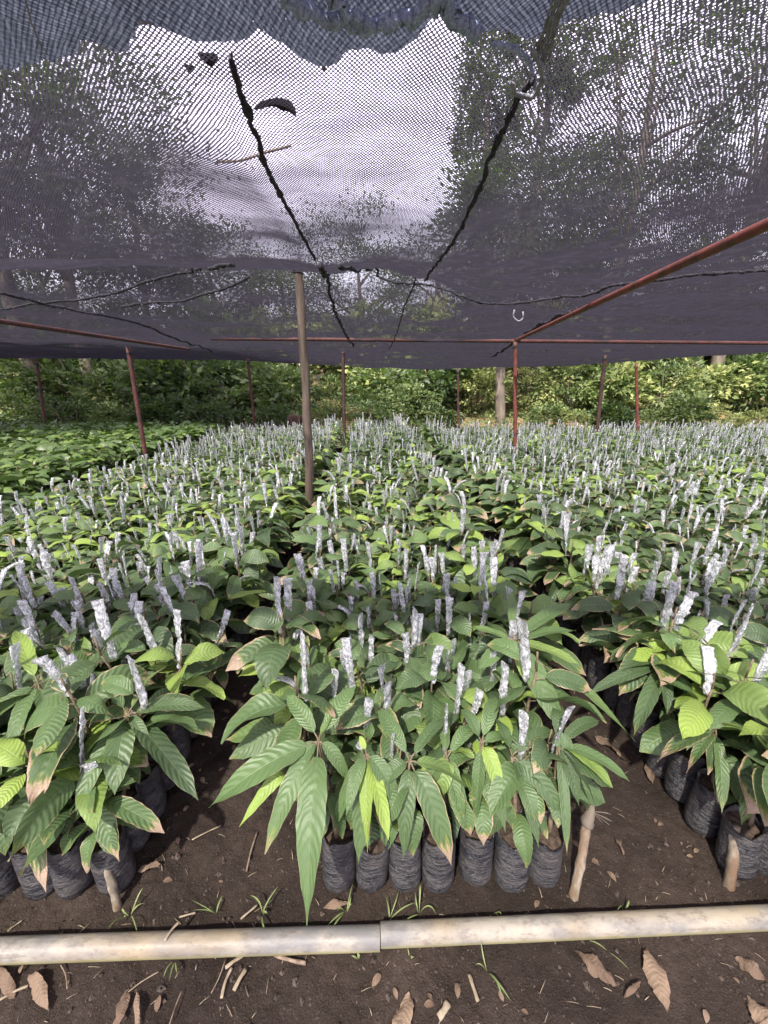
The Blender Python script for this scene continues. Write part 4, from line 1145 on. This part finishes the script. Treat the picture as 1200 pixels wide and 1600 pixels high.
def beam(a, b, r, mat, label, sag=0.0):
    t = np.linspace(0, 1, 30)[:, None]; P = np.array(a)[None] * (1 - t) + np.array(b)[None] * t
    P[:, 2] -= sag * np.sin(t[:, 0] * np.pi)
    mb = MB(); tube(mb, P, r, 14); return tag(mb.build('net_beam', M[mat]), label, 'beam', 'pipe beams under the net')
a1 = at_z(1200, 350, 2.0); a2 = at_z(808, 531, 2.0); dd = (a2 - a1)
beam(a1 - dd * 0.35, a2 + dd * 0.02, 0.0205, 'red', 'long red pipe beam running from the top right to the corner post')
beam(at_y(330, 529, 5.97), at_y(1300, 537, 5.97), 0.024, 'dullred', 'red cross beam running sideways behind the corner post')
b1 = at_z(0, 502, 2.0); b2 = at_z(295, 546, 2.0)
beam(b1 - (b2 - b1) * 0.4, b2, 0.022, 'dullred', 'red pipe beam running back along the left side')

# ------------------------------------------------------------------ plants behind
def cards(P, D, L, W, tint, g, up=0.5):
    """n small folded leaves: points, directions, lengths"""
    n = len(P); D = D / (np.linalg.norm(D, axis=1)[:, None] + 1e-9)
    A = g.standard_normal((n, 3)); A[:, 2] += up
    S = np.cross(D, A); S /= np.linalg.norm(S, axis=1)[:, None] + 1e-9
    N = np.cross(S, D)
    L = L[:, None]; W = W[:, None]
    p0 = P; p3 = P + D * L - N * L * 0.15
    m = P + D * L * 0.45 + N * L * 0.05
    a = m + S * W * 0.5 + N * W * 0.12; b = m - S * W * 0.5 + N * W * 0.12
    mid = m + D * L * 0.02
    V = np.stack([p0, a, p3, mid, b], 1).reshape(-1, 3)
    i = np.arange(n)[:, None] * 5
    F = np.concatenate([i + [0, 1, 2, 3], i + [0, 3, 2, 4]], 0)
    uv = np.tile(np.array([[0.5, 0], [1, 0.5], [0.5, 1], [0.5, 0.5], [0, 0.5]]), (n, 1))
    var = np.repeat(np.stack([tint, np.zeros(n), g.random(n)], 1), 5, 0)
    return V, F, uv, var

def crown_mb(seed, R3, nclump, per, leafL, tone, hollow=0.35, clump_r=0.28, droop=0.0):
    g = np.random.default_rng(seed); R3 = np.asarray(R3, float)
    mb = MB()
    d = g.standard_normal((nclump, 3)); d /= np.linalg.norm(d, axis=1)[:, None]
    rad = (hollow + (1 - hollow) * g.random(nclump) ** 0.6) * (1 + 0.12 * g.standard_normal(nclump))
    C = d * rad[:, None]
    for c in C:
        k = int(per * g.uniform(0.5, 1.5)); cr = clump_r * g.uniform(0.6, 1.4)
        q = g.standard_normal((k, 3)) * cr * 0.5; q[:, 2] *= 0.6
        P = (c + q) * R3
        D = q + 0.5 * c + g.standard_normal((k, 3)) * 0.35 * cr * 2; D[:, 2] -= droop * cr
        D = D * 1.0
        L = leafL * g.uniform(0.6, 1.4, k)
        tt = np.clip(tone + g.normal(0, 0.15) + g.normal(0, 0.12, k), 0, 1)
        mb.add(*cards(P, D, L, L * g.uniform(0.35, 0.6, k), tt, g))
    return mb, C * R3

TONES = {'dark': 0.06, 'mid': 0.36, 'lime': 0.8}
bush_m = {}
for tn, tv in TONES.items():
    for k in range(3):
        mbc, C = crown_mb(700 + k * 7 + len(tn), (1, 0.9, 0.9), 60, 34, (0.15, 0.11, 0.20)[k], tv, 0.45, 0.24)
        st = MB()
        for q in range(6):
            c = C[q * 7]; tube(st, smooth_path([np.array([0.05 * q - 0.12, 0, -0.95]), np.array([c[0] * 0.3, c[1] * 0.3, -0.4]), c], 6), np.linspace(0.022, 0.006, 6), 5)
        bush_m[tn, k] = (mbc.mesh('foliage', M['bush']), st.mesh('stem', M['bark']))
POSTS_X = [(64, 'furthest left red post'), (214, 'leaning left red post'), (393, 'faded red post'), (474, 'wooden pole'), (537, 'dark thin post'), (716, 'red-brown post'), (805, 'red corner post'), (940, 'dark leaning post'), (995, 'furthest right red post')]
def where(px):
    if px < 35: return 'at the left edge'
    if px > 1150: return 'at the right edge'
    nb = min(POSTS_X, key=lambda q: abs(q[0] - px))
    if abs(nb[0] - px) < 12: return 'behind the ' + nb[1]
    side = 'right' if px > nb[0] else 'left'
    far = abs(px - nb[0])
    return ('just ' if far < 45 else 'well ' if far > 90 else '') + side + ' of the ' + nb[1]
LY = {11: 'low front', 13: 'middle-row', 16: 'tall back'}
TL = {'dark': 'dark green', 'mid': 'mid green', 'lime': 'sunlit-toned lime'}
KL = ['leafy bush', 'fine-leaved bush', 'broad-leaved bush']
used = set()
def bush(px, layer, y, h, tn, k):
    p = at_y(px, 600, y); z = float(ground_z(p.x, y))
    fm, sm = bush_m[tn, k]
    r = empty('bush', (p.x, y, z + h * 0.48), random.uniform(0, 6.28)); s_ = h * 0.53
    r.scale = (s_ * random.uniform(1.0, 1.35), s_ * 1.1, s_)
    lab = f'{TL[tn]} {LY[layer]} {KL[k]} {where(px)}'
    tag(r, lab, 'bush', 'bushes behind the beds'); used.add(lab)
    link('foliage', fm, r); link('stem', sm, r)
bushes = [  # tones also paint in the shaded left and the sunlit right
    # px, layer, y, height, tone, kind
    (10, 11, 11.3, 1.3, 'mid', 0), (100, 11, 11.4, 1.2, 'dark', 1), (165, 11, 11.3, 1.0, 'mid', 0), (240, 11, 11.4, 1.2, 'dark', 2), (320, 11, 11.2, 1.1, 'dark', 0),
    (420, 11, 11.6, 1.0, 'dark', 0), (495, 11, 11.8, 0.9, 'mid', 1), (585, 11, 11.3, 1.2, 'dark', 1), (640, 11, 11.5, 1.35, 'mid', 1), (690, 11, 11.4, 1.0, 'dark', 0),
    (860, 11, 11.6, 0.9, 'mid', 0), (905, 11, 11.4, 0.8, 'lime', 1), (965, 11, 11.5, 1.0, 'dark', 2), (1015, 11, 11.4, 0.8, 'mid', 0), (1085, 11, 11.3, 1.1, 'mid', 2), (1130, 11, 11.5, 0.9, 'lime', 1), (1190, 11, 11.4, 0.8, 'lime', 0),
    (45, 13, 13.2, 2.2, 'mid', 2), (130, 13, 13.4, 2.4, 'dark', 1), (190, 13, 13.0, 1.9, 'mid', 0), (275, 13, 13.2, 2.5, 'dark', 2), (350, 13, 13.5, 2.3, 'dark', 0), (440, 13, 13.4, 1.8, 'mid', 2), (515, 13, 13.8, 1.3, 'mid', 1), (610, 13, 13.2, 2.1, 'mid', 0),
    (675, 13, 13.4, 2.2, 'dark', 2), (745, 13, 13.6, 1.7, 'lime', 0), (835, 13, 13.4, 1.6, 'lime', 1), (890, 13, 13.2, 2.0, 'mid', 0), (960, 13, 13.3, 1.8, 'lime', 2), (1040, 13, 13.1, 2.0, 'mid', 1), (1105, 13, 13.4, 1.7, 'lime', 0), (1175, 13, 13.2, 1.9, 'mid', 2),
    (20, 16, 16.5, 3.4, 'dark', 0), (105, 16, 16.8, 3.6, 'dark', 2), (200, 16, 16.4, 3.4, 'dark', 1), (290, 16, 16.7, 3.6, 'dark', 0), (375, 16, 16.2, 3.2, 'mid', 2), (455, 16, 17.0, 3.4, 'lime', 0), (545, 16, 16.6, 3.1, 'lime', 2), (625, 16, 16.3, 3.3, 'dark', 1),
    (700, 16, 16.8, 3.4, 'lime', 0), (770, 16, 17.0, 3.0, 'lime', 2), (850, 16, 16.4, 3.2, 'lime', 1), (915, 16, 16.7, 3.2, 'mid', 2), (985, 16, 16.3, 3.0, 'lime', 0), (1060, 16, 16.8, 3.3, 'mid', 1), (1130, 16, 16.4, 3.0, 'dark', 2), (1185, 16, 16.6, 3.4, 'lime', 0),
]
for b_ in bushes: bush(*b_)
# low ground cover beyond the beds
g = np.random.default_rng(77); n = 26000
gx = g.uniform(-16, 18, n); gy = 10.4 + 9 * g.random(n) ** 1.4
P = np.stack([gx, gy, ground_z(gx, gy) + g.random(n) * 0.22], 1)
D = g.standard_normal((n, 3)); D[:, 2] = np.abs(D[:, 2]) * 0.6
patch = np.sin(gx * 1.1 + 2) * np.cos(gy * 1.3) + 0.5 * np.sin(gx * 3.1 + gy * 2)
keep = patch > -0.65
mb = MB(); mb.add(*cards(P[keep], D[keep], g.uniform(0.07, 0.16, keep.sum()), g.uniform(0.04, 0.08, keep.sum()), np.clip(0.35 + 0.2 * patch[keep] + g.normal(0, 0.1, keep.sum()), 0, 1), g))
tag(mb.build('ground_cover', M['bush']), 'low leafy weeds covering the slope behind the beds', 'undergrowth', kind='stuff')

def tree(px, py, y, rx, rz, tone, label, trunk=0.16, dens=1.0, bark='bark', leafL=0.115, name='tree', clumps=70, where_=None):
    c = Vector(where_) if where_ else at_y(px, py, y)
    y = c.y; gz = float(ground_z(c.x, y))
    root = empty(name, (c.x, y, gz), 0); tag(root, label, 'tree', 'trees behind the net')
    H = c.z - gz
    cr, C = crown_mb(abs(int(px * 7 + py + y)), (rx, rx * 0.9, rz), int(clumps), int(230 * dens), leafL, TONES[tone], 0.25, 0.27, 0.3)
    me = cr.mesh('crown', M['tree_leaf']); o = link('crown', me, root); o.location = (0, 0, H)
    tk = MB(); n = 14
    P = smooth_path([(0.1, 0, -0.2), (-0.1, 0.05, H * 0.35), (0.15, 0, H * 0.8), (0, 0, H + rz * 0.4)], n)
    tube(tk, P, np.linspace(trunk, trunk * 0.3, n), 10, noise=0.04, seed=abs(int(px)))
    for q in range(9):
        c_ = C[(q * 5) % len(C)]; s0 = P[6 + q % 6]
        e = np.array([c_[0], c_[1], c_[2] + H])
        tube(tk, smooth_path([s0, s0 * 0.5 + e * 0.5 + [0, 0, 0.2], e], 7), np.linspace(trunk * 0.35, 0.02, 7), 6)
    tk.build('trunk', M[bark], root)
for a in [
    (60, 230, 13.5, 3.9, 3.9, 'dark', 'dense dark tree seen through the net at the far left', 0.2, 1.3),
    (-90, 60, 13.0, 4.6, 4.4, 'dark', 'tall dark tree at the upper left corner beyond the net', 0.25, 1.2),
    (205, 350, 17.5, 3.0, 2.6, 'dark', 'rounded dark tree below the left edge of the bright sky', 0.18, 1.2),
    (60, 440, 18, 4.0, 2.6, 'mid', 'broad low tree through the net above the leftmost bushes', 0.2, 1.2),
    (330, 462, 19, 3.4, 2.8, 'mid', 'mid green tree low through the net left of the wooden pole', 0.2, 1.2),
    (440, 470, 23, 4.0, 3.4, 'dark', 'dark tree behind the top of the wooden pole', 0.22, 1.2),
    (560, 470, 22, 3.4, 3.6, 'mid', 'tree low through the net just right of the wooden pole', 0.2, 1.2),
    (680, 462, 24, 4.4, 3.8, 'dark', 'dark tree low through the net above the middle bed', 0.22, 1.2),
    (757, 235, 15.5, 0.95, 4.2, 'mid', 'narrow upright tree between the two bright openings of sky', 0.15, 0.9),
    (803, 380, 12.6, 2.6, 2.3, 'mid', 'tree behind the red corner post with pale trunk', 0.17, 1.1, 'palebark'),
    (885, 345, 16.5, 2.9, 2.6, 'mid', 'mid-height tree right of the narrow upright tree', 0.2, 1.0),
    (1010, 170, 14.5, 3.0, 3.4, 'dark', 'gappy tree with patches of sky at the upper right', 0.2, 0.62),
    (1130, 400, 14.5, 3.6, 2.8, 'dark', 'dense tree beyond the net behind the long red beam', 0.22, 1.2),
    (1235, 110, 14.0, 3.4, 3.8, 'dark', 'dark tree at the upper right corner beyond the net', 0.22, 0.8),
    (860, 60, 16.0, 2.0, 1.8, 'mid', 'small high crown beyond the net near the tied cord', 0.14, 0.7),
    (980, 470, 18, 4.0, 2.6, 'mid', 'broad low tree through the net above the dark leaning post', 0.2, 1.2),
]: tree(*a)
tree(31, 7, 5.2, 3.4, 2.9, 'dark', 'tall unseen tree added to shade the left bushes, outside the left edge of the picture', 0.25, 0.8, leafL=0.2, where_=(-10.6, 5.0, 8.8))  # out of view, added so the left bushes fall in shade
tree(77, 3, 2.0, 3.0, 2.6, 'dark', 'unseen high tree added left of the nursery whose crown shades the left bushes', 0.25, 0.6, leafL=0.2, where_=(-7.2, 4.4, 11.5))  # second added tree, unseen, its crown there only to cast shade
# a stump in the undergrowth
p = at_y(458, 640, 11.0); mb = MB()
tube(mb, smooth_path([(p.x, 11, -0.05), (p.x, 11, 0.3), (p.x + 0.05, 11, 0.62)], 8), [0.30, 0.24, 0.21, 0.19, 0.20, 0.18, 0.19, 0.15], 16, noise=0.12, seed=9)
tag(mb.build('tree_stump', M['stump']), 'short reddish brown tree stump behind the wooden pole', 'stump')
